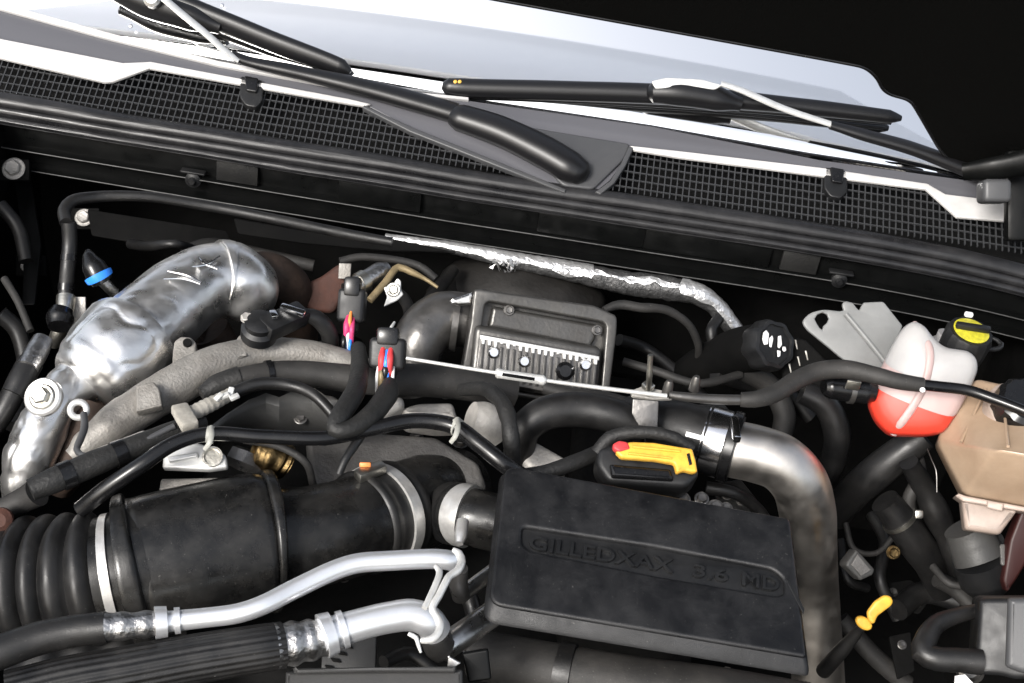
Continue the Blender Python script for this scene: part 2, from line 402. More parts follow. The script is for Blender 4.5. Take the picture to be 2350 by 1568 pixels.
# ================================================================== COWL, SEAL, BEAM
YS, ZS = aty(1175, 412, .2).y, aty(1175, 412, .2).z      # top line of the seal
def ext_x(name, prof, x0, x1, m, parent, nseg=60, wob=0, ang=30):
    V, Fc = [], []; n = len(prof)
    for i in range(nseg+1):
        x = x0+(x1-x0)*i/nseg
        sag = -.03*max(0, x-.40)**2*6 + .012*max(0, -x-.1)
        for k, (y, z) in enumerate(prof):
            q = Vector((x*6, y*8, z*8)); dz = wob*nz(q, 1)
            V.append(Vector((x, y+dz*.5, z+dz+sag)))
    for i in range(nseg):
        for k in range(n):
            k2 = (k+1) % n; Fc.append((i*n+k, i*n+k2, (i+1)*n+k2, (i+1)*n+k))
    Fc.append(tuple(range(n))[::-1]); Fc.append(tuple(nseg*n+k for k in range(n)))
    return mobj(name, V, Fc, m, parent, ang)
def arc(cy, cz, r, a0, a1, n=8): return [(cy+r*math.cos(R(a0+(a1-a0)*i/n)), cz+r*math.sin(R(a0+(a1-a0)*i/n))) for i in range(n+1)]
seal = thing('cowl_seal', 'long ribbed black rubber weatherstrip below the cowl grille', 'weatherstrip')
# two rounded ribs and a thin lip; front is -y
def chain(*pts): return [(YS+y_, ZS+z_) for y_, z_ in pts]
p1 = chain((.014, -.002), (.010, .0), (.004, -.0005), (-.002, -.003), (-.0055, -.007), (-.0065, -.011), (-.0055, -.0135), (-.001, -.0145), (.014, -.0145))
ext_x('upper_rib', p1, -.85, .85, 'seal_rubber', seal, 110, .0022, 50)
p2 = chain((.014, -.0148), (-.002, -.0150), (-.0065, -.0165), (-.0085, -.0195), (-.0090, -.0235), (-.0075, -.0262), (-.002, -.0272), (.014, -.0272))
ext_x('middle_rib', p2, -.85, .85, 'seal_rubber', seal, 110, .0018, 50)
p3 = chain((.014, -.0275), (-.003, -.0277), (-.0085, -.0295), (-.0105, -.0325), (-.0095, -.0358), (-.004, -.0372), (.014, -.0372))
ext_x('lower_rib', p3, -.85, .85, 'seal_rubber', seal, 110, .0018, 50)
p4 = chain((.014, -.0375), (-.006, -.0376), (-.0075, -.039), (-.006, -.0405), (.014, -.042))
ext_x('base_strip', p4, -.85, .85, 'seal_rubber', seal, 110, .001, 50)
beam = thing('cowl_beam', 'black painted cowl support beam running below the ribbed rubber seal', 'beam')
zb = ZS-.0425
prof = [(YS+.014, zb), (YS+.013, zb-.002), (YS+.013, zb-.033), (YS+.003, zb-.0342), (YS+.0008, zb-.0355), (YS+.0012, zb-.037), (YS+.014, zb-.039), (YS+.016, zb-.060),
        (YS+.002, zb-.0615), (YS-.001, zb-.0628), (YS-.001, zb-.0648), (YS+.004, zb-.066), (YS+.16, zb-.061), (YS+.16, zb-.03), (YS+.03, zb)]
ext_x('channel', prof, -.85, .85, 'black_paint', beam, 60, .0008)
for dz_, ya in ((-.0357, .0004), (-.0637, -.0014)):  # thin pale beads, painted highlights along the mid ridge and lower lip
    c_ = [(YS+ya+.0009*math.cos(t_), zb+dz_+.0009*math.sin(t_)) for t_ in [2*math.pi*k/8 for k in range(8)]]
    ext_x('edge_highlight', c_, -.85, .85, 'edge_highlight', beam, 90, .0006, 60)
for (ax_, bx_) in ((495, 590), (775, 965), (1235, 1480), (1480, 1770), (1795, 1880)):
    xa = aty(ax_, 500, YS).x; xb = aty(bx_, 500, YS).x
    # project along the beam: use mid height pixel for x
    za = zb-.014
    def xat(px):
        best = None
        for k in range(200):
            py = 300+k*3; p = aty(px, py, YS)
            if p.z < za: return p.x
        return p.x
    xa, xb = xat(ax_), xat(bx_)
    box('tab', Vector(((xa+xb)/2, YS+.006, zb-.0175+.012*max(0, -(xa+xb)/2-.1))), (Vector((1, 0, 0)), Vector((0, 0, 1))), (xb-xa, .030, .006), 'plate_black' if bx_-ax_ < 100 else 'black_paint', beam, .0012)
for px in (445, 1925):
    p = aty(px, 410 if px < 900 else 640, YS+.006)
    lathe('clip', p, Vector((0, -1, 0)), [(.011, 0), (.011, .006), (.006, .008), (.004, .012)], 'black_plastic', beam)
    box('clip', p+Vector((.0, -.003, .012)), (Vector((1, 0, 0)), Vector((0, 0, 1))), (.034, .004, .012), 'black_plastic', beam)

# ---- cowl grille panel
SG = R(30); NG = Vector((0, -math.sin(SG), math.cos(SG)))
GO = Vector((0, YS+.012, ZS-.002)); PG = Plane(GO, NG, Vector((1, 0, 0)))
cowl = thing('windshield_cowl', 'grey plastic cowl panel with black mesh grilles at the foot of the windshield', 'cowl')
G1 = [(-60, 124), (0, 135), (238, 188), (258, 187), (343, 157), (561, 196), (799, 237), (837, 243), (946, 301), (1286, 440), (1300, 470), (776, 385), (400, 318), (-60, 250)]
G2 = [(1367, 446), (1415, 410), (1452, 343), (1551, 362), (1891, 406), (2126, 435), (2197, 498), (2316, 508), (2420, 520), (2420, 640), (1900, 560), (1575, 510), (1367, 480)]
def inside(poly, x, y):
    c = False; n = len(poly)
    for i in range(n):
        x1, y1 = poly[i]; x2, y2 = poly[(i+1) % n]
        if (y1 > y) != (y2 > y) and x < (x2-x1)*(y-y1)/(y2-y1)+x1: c = not c
    return c
def hits(poly, val, axis):
    r = []; n = len(poly)
    for i in range(n):
        a, b_ = poly[i], poly[(i+1) % n]
        if (a[axis] > val) != (b_[axis] > val):
            r.append(a[1-axis]+(b_[1-axis]-a[1-axis])*(val-a[axis])/(b_[axis]-a[axis]))
    r.sort(); return list(zip(r[::2], r[1::2]))
def bars(polys, sp_u, sp_v, wd, dp):
    bm = bmesh.new()
    def bar(u0, v0, u1, v1, hx, hy, h):
        if abs(u1-u0)+abs(v1-v0) < .004: return
        c = [(u0-hx, v0-hy), (u1+hx, v0-hy), (u1+hx, v1+hy), (u0-hx, v1+hy)]
        t = [bm.verts.new(PG.w(p, h)) for p in c]; d = [bm.verts.new(PG.w(p, h-dp)) for p in c]
        bm.faces.new(t); bm.faces.new(d[::-1])
        for i in range(4): bm.faces.new((t[i], d[i], d[(i+1) % 4], t[(i+1) % 4]))
    for poly in polys:
        P2 = [tuple(PG.px(*p)) for p in poly]; P2 = [(u_, max(v_, .004)) for u_, v_ in P2]
        us = [p[0] for p in P2]; vs_ = [p[1] for p in P2]
        u = math.floor(min(us)/sp_u)*sp_u
        while u < max(us):
            for a, b_ in hits(P2, u, 0): bar(u, a, u, b_, wd/2, 0, 0)
            u += sp_u
        v = math.floor(min(vs_)/sp_v)*sp_v
        while v < max(vs_):
            for a, b_ in hits(P2, v, 1): bar(a, v, b_, v, 0, wd/2, -.0006)
            v += sp_v
    me = bpy.data.meshes.new('grille_mesh'); bm.to_mesh(me); bm.free(); return me
go = link(bpy.data.objects.new('grille_mesh', bars([G1, G2], .0086, .0128, .0014, .0028)), 'grille', cowl); go['kind'] = 'stuff'
# tray behind the mesh
mobj('tray', [Vector((x_, y_, z_)) for x_ in (-.9, .9) for y_, z_ in ((YS+.018, ZS-.012), (YS+.024, ZS-.040), (YS+.17, ZS+.03), (YS+.17, ZS+.036))], [(0, 4, 5, 1), (1, 5, 6, 2), (2, 6, 7, 3)], 'deep', cowl)
PG2 = Plane(GO+NG*.008, NG, Vector((1, 0, 0)))
# lips (edge strips, sky reflection painted in as pale grey)
lipL = [(-80, 70), (0, 88), (282, 144), (346, 141), (563, 182), (800, 226), (850, 238), (837, 243), (799, 237), (561, 195), (343, 156), (258, 187), (238, 188), (0, 133), (-80, 118)]
slab('lip', PG2, lipL, .006, 'cowl_lip', cowl, .0018)
lipR = [(1446, 334), (1551, 345), (1891, 385), (2129, 421), (2170, 445), (2325, 464), (2325, 508), (2197, 498), (2126, 434), (1891, 404), (1551, 360), (1456, 344)]
slab('lip', PG2, lipR, .006, 'cowl_lip', cowl, .0018)
edgeD = [(835, 240), (950, 293), (1130, 365), (1300, 434), (1296, 442), (1120, 373), (940, 302), (832, 247)]
slab('rim', PG2, edgeD, .010, 'grey_plastic', cowl, .002)
edgeE = [(1366, 440), (1400, 415), (1425, 375), (1444, 334), (1455, 338), (1436, 380), (1410, 420), (1378, 446)]
slab('rim', PG2, edgeE, .010, 'grey_plastic', cowl, .002)
# shelf between the lip and the glass, with the wiper well
shelf = [(-150, -40), (0, 18), (240, 85), (500, 150), (790, 205), (1075, 232), (1500, 292), (1880, 368), (2200, 412), (2500, 450), (2500, 500), (2325, 470), (2170, 447), (2129, 423), (1891, 390), (1551, 350), (1448, 338),
         (1425, 380), (1400, 415), (1360, 446), (1300, 442), (946, 297), (837, 241), (563, 185), (346, 145), (282, 148), (0, 92), (-150, 55)]
slab('shelf', PG, shelf, .006, 'cowl_top', cowl, .001, top=.001)
slab('well_step', PG, [(1160, 288), (1300, 312), (1446, 336), (1430, 372), (1360, 440), (1290, 432)], .006, 'grey_plastic', cowl, .003, rad=12, top=.007)
for cx, cy in ((577, 220), (1914, 428)):
    q = slab('clip', PG, [(cx-24, cy-38), (cx+27, cy-28), (cx+27, cy+18), (cx+12, cy+34), (cx-12, cy+30), (cx-26, cy+10)], .012, 'black_plastic', cowl, .002, rad=8, top=.008)
    slab('clip_tongue', PG, [(cx-14, cy-34), (cx+18, cy-28), (cx+14, cy+4), (cx-10, cy)], .006, 'black_gloss', q, .002, rad=4, top=.013)

# ---- windshield
wo = PG.w(PG.px(1175, 250)); SW = R(50); NW = Vector((0, -math.sin(SW), math.cos(SW)))
PW = Plane(wo, NW, Vector((1, 0, 0)))
wind = thing('windshield', 'raked windshield reflecting pale sky behind the wipers', 'windshield')
V, Fc = [], []; nu, nv = 40, 24
for j in range(nv+1):
    for i in range(nu+1):
        u = -.95+1.9*i/nu; v = -.006+.83*j/nv
        V.append(PW.w((u, v), -.020-.05*(u/.95)**2))
for j in range(nv):
    for i in range(nu):
        a = j*(nu+1)+i; Fc.append((a, a+1, a+nu+2, a+nu+1))
g = mobj('glass', V, Fc, 'glass', wind)
md = g.modifiers.new('solid', 'SOLIDIFY'); md.thickness = .005; md.offset = -1
slab('moulding', PG, [(-150, -48), (0, 12), (240, 78), (500, 145), (790, 200), (1075, 229), (1075, 235), (790, 209), (500, 156), (240, 92), (0, 26), (-150, -34)], .006, 'cowl_lip', wind, .001, top=.006)

for x, y in ((510, 12), (583, 57), (300, 60), (1255, 92), (1420, 60)):
    d_ = onpl(x, y, PW.o-PW.n*.0195, PW.n)
    lathe('water_drop', d_, PW.n, [(.0030, 0), (.0024, .0008), (.0010, .0012)], 'chrome', wind, 12)
# ---- wipers
def PWp(px, py, off): return onpl(px, py, PW.o+PW.n*off, PW.n)
def wpath(pts, step=.006):
    q = []
    for (a, b_, off, r) in pts:
        p = PWp(a, b_, off); q.append((p, rw(r, p)))
    return Path(q, step)
wl = thing('windshield_wiper', 'windshield wiper with broad black arm base resting beside the mesh grille', 'wiper', 'windshield wipers')
sweep('arm_base', wpath([(1040, 264, .020, 27), (1056, 270, .022, 36), (1150, 302, .030, 40), (1250, 350, .040, 43), (1306, 382, .046, 42), (1336, 398, .048, 32), (1347, 404, .049, 14)]), 'wiper_black', wl, 24, flat=(.85, 1))
arm = sweep('arm', wpath([(1046, 260, .019, 30), (960, 235, .018, 29), (830, 200, .018, 26), (680, 165, .020, 20), (560, 138, .024, 15), (530, 124, .028, 12)]), 'wiper_black', wl, 20, flat=(.75, 1))
sweep('arm_rod', wpath([(548, 140, .030, 10), (520, 120, .036, 13), (478, 82, .042, 13), (420, 34, .046, 13), (368, -10, .048, 13), (320, -52, .05, 13)]), 'white_steel', wl, 14, flat=(.5, 1))
sweep('blade', wpath([(802, 170, -.008, 10), (782, 156, -.006, 20), (640, 102, -.005, 23), (520, 54, -.004, 24), (400, 6, -.003, 25), (240, -60, -.003, 22)]), 'wiper_black', wl, 18, flat=(1.1, .8))
sweep('blade_holder', wpath([(505, 66, .0, 14), (430, 40, .004, 30), (340, 10, .006, 34), (240, -30, .006, 22)]), 'wiper_black', wl, 18, flat=(1, .7))
p = PWp(352, 2, .024); lathe('pivot_pin', p, PW.n, [(.012, 0), (.012, .008), (.008, .011)], 'steel', wl)
p = PWp(1036, 262, .02)
wr = thing('windshield_wiper', 'windshield wiper with beam blade lying level and its arm running under the hood corner', 'wiper', 'windshield wipers')
bp = wpath([(1016, 196, .0, 12), (1028, 199, .0, 25), (1060, 202, .0, 28), (1300, 209, .002, 29), (1500, 216, .004, 30), (1640, 226, .003, 28), (1850, 246, -.001, 24), (2040, 268, -.004, 20), (2068, 272, -.005, 8)])
sweep('blade', bp, 'wiper_black', wr, 22, flat=(.8, .8))
sweep('squeegee', wpath([(1060, 224, -.012, 5), (1300, 232, -.012, 5), (1640, 250, -.013, 5), (2045, 282, -.016, 5)]), 'wiper_black', wr, 10)
sweep('blade_holder', wpath([(1486, 212, .012, 14), (1500, 212, .014, 32), (1560, 214, .016, 38), (1640, 226, .015, 36), (1700, 240, .012, 20)]), 'wiper_black', wr, 20, flat=(.8, .85))
slab('holder_cap', Plane(PW.o+PW.n*.033, PW.n, Vector((1, 0, 0))), [(1495, 186), (1530, 178), (1610, 182), (1660, 196), (1640, 206), (1580, 198), (1505, 204)], .006, 'white_steel', wr, .0015, rad=5)
sweep('arm_rod', wpath([(1655, 192, .034, 11), (1700, 207, .034, 13), (1800, 250, .032, 13), (1915, 288, .030, 12)]), 'white_steel', wr, 14, flat=(.5, 1))
sweep('arm', wpath([(1905, 287, .030, 13), (1990, 312, .028, 18), (2090, 340, .026, 20), (2190, 378, .022, 22), (2300, 425, .02, 24)]), 'wiper_black', wr, 18, flat=(.75, 1))
p = PWp(1045, 188, .0125)
for dx in (0, .006): lathe('reflector', p+SCR_R*dx, PW.n, [(.0028, 0), (.0024, .0012), (.001, .0018)], 'yellow', wr, 10)

# ---- hood: black liner below, white skin above
hood = thing('hood', 'raised hood with black insulated underside and white outer skin', 'hood')
HA = R(64); HY = YS+.03
he = aty(1985, 155, HY)
NH = Vector((0, -math.sin(HA), -math.cos(HA)))                     # underside normal: forward and down
PH = Plane(he, NH, Vector((1, 0, 0)))
rear = [(2030, 215), (2090, 231), (2160, 350), (2215, 402), (2262, 440), (2420, 470)]
ou = [PH.px(*p) for p in rear]
le, lb = PH.px(1985, 155), PH.px(1130, 0)
dirv = (lb-le).normalized()
ou = fillet([le+dirv*1.38, le], 0) + [PH.px(2012, 178)] + ou
zsgn = 1 if PH.y.z > 0 else -1
hi = .98*zsgn
ou = [Vector(p) for p in ou] + [Vector((ou[-1][0]+.03, hi)), Vector((ou[0][0], hi))]
ou = fillet(ou, [0, .03, .02, .02, .012, .02, .02, .02, 0, 0, 0][:len(ou)], 4)
slab2('liner', PH, [ou], 0, .010, .003, 'hood_liner', hood)
sweep('edge_seal', Path([(PH.w(v_, -.001), .0025) for v_ in ou[:-2]], .006), 'black_gloss', hood, 10)
slab2('outer_skin', PH, [[Vector(p) for p in ou]], -.0105, .010, .003, 'white_paint', hood)
for k in range(2):
    pass
hinge = hood
pc = aty(2280, 440, HY-.05)
box('rubber_stop', pc, (SCR_R, SCR_U), (.036, .030, .035), 'grey_plastic', hinge, .006, 3)
sweep('hinge_arm', Path([(aty(2210, 395, HY-.03), .012), (aty(2290, 385, HY-.04), .016), (aty(2400, 365, HY-.04), .02)]), 'black_paint', hinge, 14, flat=(1, .6))
box('hinge_plate', aty(2345, 450, HY-.01), (SCR_R, SCR_U), (.045, .12, .02), 'black_paint', hinge, .006)

# ================================================================== LEFT: HEAT SHIELDED EXHAUST
hsd = thing('exhaust_heat_shield', 'crumpled silver heat shield around the exhaust elbow, bolted at its lower end', 'heat shield')
def crumple(amp, sc_, seed, ridge=0):
    def f(s, L, a, p):
        q = p*sc_+Vector((seed, seed*.7, 0))
        n1 = noise.noise(q); n2 = abs(noise.noise(q*1.9+Vector((5, 2, 1)))); n3 = noise.noise(q*4.1)
        n4 = noise.noise(q*1.4+Vector((9, 4, 7))); cr = max(0, .10-abs(n4))/.10
        return 1+amp*(n1*.9 - n2*1.1 + n3*.25) - (amp*.9*cr if amp > .021 else 0)
    return f
up = PP([(566, 690, .02, 60), (560, 660, .045, 78), (520, 640, .055, 84), (455, 655, .055, 88), (380, 712, .045, 97), (318, 772, .032, 104), (290, 800, .025, 104)], .003)
sweep('upper_shell', up, 'alu_shield', hsd, 80, prof=crumple(.022, 16, 3), ang=60)
lo = PP([(307, 781, .029, 100), (305, 783, .0285, 121), (301, 787, .028, 125), (292, 796, .026, 124), (258, 830, .02, 121), (226, 860, .013, 112), (205, 880, .008, 98), (196, 889, .006, 88), (192, 893, .005, 70)], .0025)
tl = PP([(205, 862, .01, 70), (160, 892, .01, 58), (122, 935, .005, 52), (92, 990, -.012, 60), (70, 1045, -.032, 60), (52, 1100, -.055, 48), (40, 1155, -.09, 36)], .003)
def dents(s, L, a, p):
    f = crumple(.034, 15, 11)(s, L, a, p)
    for (x, y, z, w_, d_) in DENT:
        q = at(x, y, z); f -= d_*math.exp(-((p-q).length/w_)**2)
    return f
DENT = [(255, 850, .09, .016, .16), (215, 820, .085, .014, .12), (300, 830, .095, .013, .10), (285, 880, .085, .016, .14), (190, 890, .075, .015, .18), (110, 1000, .03, .014, .14), (90, 1060, .01, .014, .14), (240, 770, .09, .016, .10), (160, 860, .07, .013, .12)]
sweep('lower_shell', lo, 'alu_shield', hsd, 110, prof=dents, ang=60)
sweep('tail_shell', tl, 'alu_shield', hsd, 80, prof=lambda s, L, a, p: crumple(.06, 20, 7)(s, L, a, p), ang=60)
# rolled joint between the shells

band('fold_strip', up, .050, .058, .0030, 'alu_shield', hsd, 56, prof=crumple(.03, 26, 4))
q_ = up.sub(.004, .050, .0015, 40)
sweep('crushed_end', q_, 'alu_shield', hsd, 72, prof=lambda s, L, a, p: 1.01+.05*nz(p, 42)-.05*abs(nz(p, 25)), cap=False, ang=60)
for (a, b_, c) in (((385, 622), (430, 632), (462, 648)), ((375, 640), (425, 640), (460, 652)), ((440, 612), (470, 608), (505, 588)), ((455, 590), (470, 605), (500, 618))):
    q = []
    for (x, y), r in zip((a, b_, c), (1.5, 3.5, 2)):
        p = at(x, y, .104); q.append((p, rw(r, p)))
    sweep('seam_crease', Path(q, .004), 'chrome', hsd, 8)
# lower flange, washer, bolt
nf = (NCAM*.85+Vector((-.2, -.2, .5))).normalized()
pf = Plane(at(100, 912, .062), nf)
wsh = lathe('washer', pf.o, nf, [(rw(45, pf.o), -.003), (rw(45, pf.o), .002), (rw(41, pf.o), .004), (rw(30, pf.o), .003), (rw(30, pf.o), .001)], 'band_steel', hsd, 36)
hexbolt(hsd, pf.o+nf*.003, nf, rw(27, pf.o), 'zinc')

rp = thing('exhaust_pipe', 'dark rusty exhaust elbow joining the end of the silver heat shield', 'pipe')
sweep('elbow', PP([(560, 650, .04, 66), (610, 635, .04, 58), (655, 655, .02, 54), (680, 710, -.03, 48), (682, 790, -.10, 46)], .004), 'rust', rp, 32, prof=crumple(.03, 20, 6))
eb_ = PP([(560, 650, .04, 66), (610, 635, .04, 58), (655, 655, .02, 54)], .004)
band('weld_ring', eb_, .006, .014, .003, 'rust', rp)
rp2 = thing('exhaust_manifold', 'brown rusted manifold casting under the heat shield beside its lower bolt', 'manifold')
sweep('runner', PP([(215, 935, -.01, 52), (190, 1000, -.03, 50), (165, 1060, -.05, 46), (130, 1110, -.08, 44)]), 'rust', rp2, 24, prof=crumple(.04, 20, 9))
sweep('runner', PP([(480, 760, -.02, 48), (500, 790, -.04, 46), (520, 840, -.09, 44)]), 'rust', rp2, 24, prof=crumple(.04, 20, 2))
sweep('runner', PP([(215, 935, -.01, 50), (300, 900, -.06, 52), (400, 840, -.08, 50), (490, 775, -.03, 46)]), 'rust', rp2, 24, prof=crumple(.04, 20, 5))
rb = thing('turbo_bracket', 'reddish rusted bracket with a grey tab behind the wiring connectors', 'bracket')
pl = pln(745, 660, .02, NCAM)
slab('plate', pl, [(700, 650), (735, 636), (775, 606), (800, 605), (795, 670), (765, 720), (710, 715), (692, 690)], .03, 'rust_red', rb, .006, rad=14)
slab('tab', pl, [(780, 605), (808, 606), (806, 642), (778, 640)], .006, 'cast_alu', rb, .001, top=.009)

# eyelet hook
ey = thing('lifting_eye', 'steel ring eyelet on a bent grey rod below the bolted shield flange', 'hook')
pe = at(180, 941, .06)
def torus(name, c, nrm, r, rr, m, parent, seg=28):
    pl_ = Plane(c, nrm); pts = []
    q = object.__new__(Path); q.p, q.r, q.t, q.u, q.s = [], [], [], [], []
    for k in range(seg+1):
        a = 2*math.pi*k/seg; d = pl_.x*math.cos(a)+pl_.y*math.sin(a)
        q.p.append(c+d*r); q.r.append(rr); q.t.append((-pl_.x*math.sin(a)+pl_.y*math.cos(a))); q.u.append(nrm.normalized()); q.s.append(k)
    q.L = seg
    return sweep(name, q, m, parent, 12, cap=False)
torus('ring', pe, (NCAM+Vector((.3, 0, 0))), rw(18, pe), rw(7.5, pe), 'white_steel', ey)
tube('rod', [(192, 950, .06, 8), (194, 980, .058, 9), (184, 1010, .055, 9), (176, 1032, .053, 8), (190, 1045, .055, 7), (230, 1043, .06, 7), (310, 1020, .07, 7), (400, 978, .08, 7)], 'grey_plastic', ey, 12)

# ================================================================== CAST INTAKE ARM
ca = thing('intake_manifold', 'rough cast aluminium intake arm arching from the heat shield to the wiring connectors', 'manifold')
cp = PP([(165, 1050, -.01, 22), (200, 1020, .0, 36), (290, 955, .02, 50), (390, 893, .035, 50), (490, 840, .045, 47), (590, 815, .045, 42), (700, 815, .045, 37), (800, 838, .04, 34), (870, 870, .03, 30)], .004)
sweep('arm', cp, 'cast_alu', ca, 40, prof=crumple(.03, 18, 8), flat=(1, .95))
pl = pln(425, 800, .06, (0, -.5, 1))
slab('lug', pl, [(396, 805), (400, 782), (415, 771), (438, 773), (450, 785), (450, 808), (570, 812), (500, 850), (400, 870), (394, 850)], .02, 'cast_alu', ca, .003, rad=6)
p = at(430, 787, .065); lathe('hole_shade', p, Vector((0, -.5, 1)), [(.005, -.002), (.005, .0015)], 'deep', ca, 14)  # dark disc stands in for the shade inside the lug hole
slab('lug', pln(335, 905, .055, (0, -.6, 1)), [(312, 884), (352, 876), (366, 892), (372, 930), (312, 945)], .014, 'cast_alu', ca, .002, rad=3)
slab('lug', pln(310, 1000, .03, (0, -.6, 1)), [(200, 1035), (330, 985), (360, 1000), (300, 1050), (215, 1062)], .012, 'cast_light', ca, .003, rad=8)
slab('sensor_pad', pln(585, 785, .065, (0, -.2, 1)), [(535, 790), (548, 768), (575, 755), (625, 772), (632, 786), (600, 800), (550, 802)], .018, 'cast_alu', ca, .003, rad=8)

ms = thing('pressure_sensor', 'black pressure sensor with silver clip on top of the cast intake arm', 'sensor')
p = at(594, 770, .075); axs = Vector((.1, -.25, 1)).normalized()
lathe('body', p, axs, [(rw(42, p), 0), (rw(42, p), .012), (rw(34, p), .016), (rw(36, p), .024), (rw(22, p), .027)], 'black_plastic', ms, 24)
q = at(566, 735, .095); hexbolt(ms, q, axs, rw(19, q), 'cast_light', False)
box('connector', at(650, 738, .09), (at(700, 715, .09)-at(600, 760, .09), axs), (.06, .022, .026), 'black_plastic', ms, .004)
box('clip', at(672, 712, .105), (at(700, 720, .1)-at(640, 700, .1), axs), (.030, .006, .008), 'chrome', ms, .0015)
box('clip', at(628, 722, .105), (at(660, 740, .1)-at(640, 700, .1), axs), (.014, .005, .008), 'chrome', ms, .0015)
tube('cable', [(690, 720, .09, 14), (725, 730, .085, 19), (752, 758, .07, 20), (758, 790, .05, 20), (740, 800, .03, 18)], 'rubber', ms, 14)

# ================================================================== HOSES AND HARNESSES (LEFT)
def hose(name, label, pts, m='rubber', cat='hose', group=None, seg=18, **k):
    o_ = tube(name, pts, m, None, seg, **k); tag(o_, label, cat, group); return o_
h1 = thing('coolant_hose', 'thick black hose curving along the underside of the cast intake arm', 'hose')
hp = PP([(462, 905, .05, 14), (500, 885, .055, 24), (560, 868, .06, 27), (640, 856, .06, 28), (730, 860, .058, 30), (830, 872, .055, 34), (940, 872, .05, 38), (1090, 885, .04, 38), (1180, 905, .03, 34)], .005)
sweep('tube', hp, 'rubber_dusty', h1, 22)
band('tape_wrap', hp, .0, .045, .0015, 'tape', h1); band('ring', hp, .075, .081, .0018, 'black_gloss', h1)
hose('vacuum_hose', 'thin black hose arching over the dark curved plate beside the beige loom', [(535, 902, .075, 15), (590, 882, .08, 15), (650, 882, .08, 14), (710, 900, .078, 13), (750, 935, .07, 13), (780, 975, .06, 12)])
lm = thing('wire_loom', 'dirty beige corrugated loom stub clipped beside the cast intake arm', 'loom')
lp = PP([(425, 955, .085, 17), (470, 935, .085, 18), (530, 905, .085, 15)], .002)
sweep('sleeve', lp, 'beige_loom', lm, 18, prof=lambda s, L, a, p: 1+.05*math.sin(s*900)+.06*nz(p, 60))
box('clip', at(424, 958, .09), (at(440, 985, .09)-at(408, 930, .09), UP), (.036, .012, .018), 'beige_loom', lm, .003)
for dx, dy in ((0, 0), (14, -14), (-14, 6), (22, 6)):
    box('frayed_end', at(516+dx, 908+dy*.6, .1), (Vector((random.random(), random.random(), .3)), UP), (.010, .004, .006), 'white_steel', lm, .001)
hb = thing('wire_harness', 'thick taped harness sloping below the beige loom toward the bellows duct', 'harness')
hbp = PP([(70, 1125, .05, 26), (130, 1100, .055, 30), (220, 1062, .06, 30), (310, 1025, .065, 26), (410, 985, .07, 22), (470, 968, .07, 18)], .004)
sweep('tube', hbp, 'tape', hb, 20, prof=lambda s, L, a, p: 1+.05*nz(p, 45))
for s_ in (.03, .085): band('tape_wrap', hbp, s_, s_+.012, .0012, 'black_gloss', hb)
hc = thing('wire_harness', 'long glossy black cable with pale ties snaking above the engine to the lettered cover', 'harness')
hcp = PP([(185, 1170, .02, 20), (240, 1125, .045, 20), (320, 1070, .07, 19), (400, 1018, .085, 18), (480, 996, .09, 17), (600, 1002, .09, 17), (750, 1005, .09, 17), (850, 985, .092, 17), (950, 966, .095, 18), (1040, 978, .095, 19), (1100, 1020, .09, 20), (1160, 1068, .08, 20), (1210, 1100, .06, 20)], .004)
sweep('cable', hcp, 'black_gloss', hc, 18, prof=lambda s, L, a, p: 1+.03*nz(p, 40))
def tie(parent, px, py, z, r, dirpx, tail):
    p = at(px, py, z); t = (at(px+dirpx[0], py+dirpx[1], z)-p).normalized()
    pth = Path([(p-t*.0035, rw(r, p)), (p+t*.0035, rw(r, p))], .002)
    sweep('cable_tie', pth, 'tie', parent, 18)
    a = at(px, py+r, z+.004)
    q = [(at(px+2, py-r, z+.012), rw(5, p)), (at(px+3, py, z+.016), rw(6, p)), (at(px-3, py+r, z+.012), rw(6, p)), (at(px+tail[0], py+tail[1], z+.004), rw(5, p))]
    sweep('tie_tail', Path(q, .003), 'tie', parent, 8, flat=(.5, 1))
tie(hc, 483, 998, .09, 20, (10, 1), (-14, 34)); tie(hc, 1048, 980, .095, 21, (10, 8), (-14, 36))
wb = thing('wire_harness', 'taped wiring loop hanging from the two open coloured connectors', 'harness')
sweep('loop', PP([(822, 800, .09, 18), (826, 850, .1, 22), (812, 905, .105, 24), (780, 955, .105, 23), (768, 985, .1, 20), (800, 985, .1, 20), (850, 955, .1, 24), (888, 905, .1, 26), (895, 880, .1, 18)], .004), 'tape', wb, 18, prof=lambda s, L, a, p: 1+.06*nz(p, 50))
hose('wire_harness', 'short thin black cable dropping below the glossy cable toward the intake elbow', [(835, 990, .085, 11), (815, 1020, .08, 11), (790, 1060, .07, 10), (778, 1088, .06, 9)], 'rubber', 'cable')

# connectors
def connector(label, cx, cy, z, wpx, hpx, wires, tilt):
    t = thing('wire_connector', label, 'connector', 'open wiring connectors')
    p = at(cx, cy, z); k = rw(1, p)
    x = (SCR_R*math.cos(tilt)+SCR_U*math.sin(tilt)); y = (-SCR_R*math.sin(tilt)+SCR_U*math.cos(tilt))
    box('housing', p, (x, y), (wpx*k, hpx*.6*k, .03), 'black_plastic', t, .005, 3)
    box('latch', p+y*hpx*.33*k+NCAM*.006, (x, y), (wpx*.62*k, hpx*.35*k, .022), 'black_gloss', t, .004, 2)
    box('boot', p-y*hpx*.36*k, (x, y), (wpx*.55*k, hpx*.3*k, .024), 'rubber', t, .006, 3)
    for (dx, dy, m_, r) in wires:
        a = p+x*dx*k+y*dy*k+NCAM*.017
        r *= .8
        sweep('wire', Path([(a+y*.011+NCAM*(-.004), .0022*r), (a+NCAM*.004, .0032*r), (a-y*.012+NCAM*.002, .0028*r), (a-y*.024-NCAM*.006, .002*r)], .003), m_, t, 10)
    return t
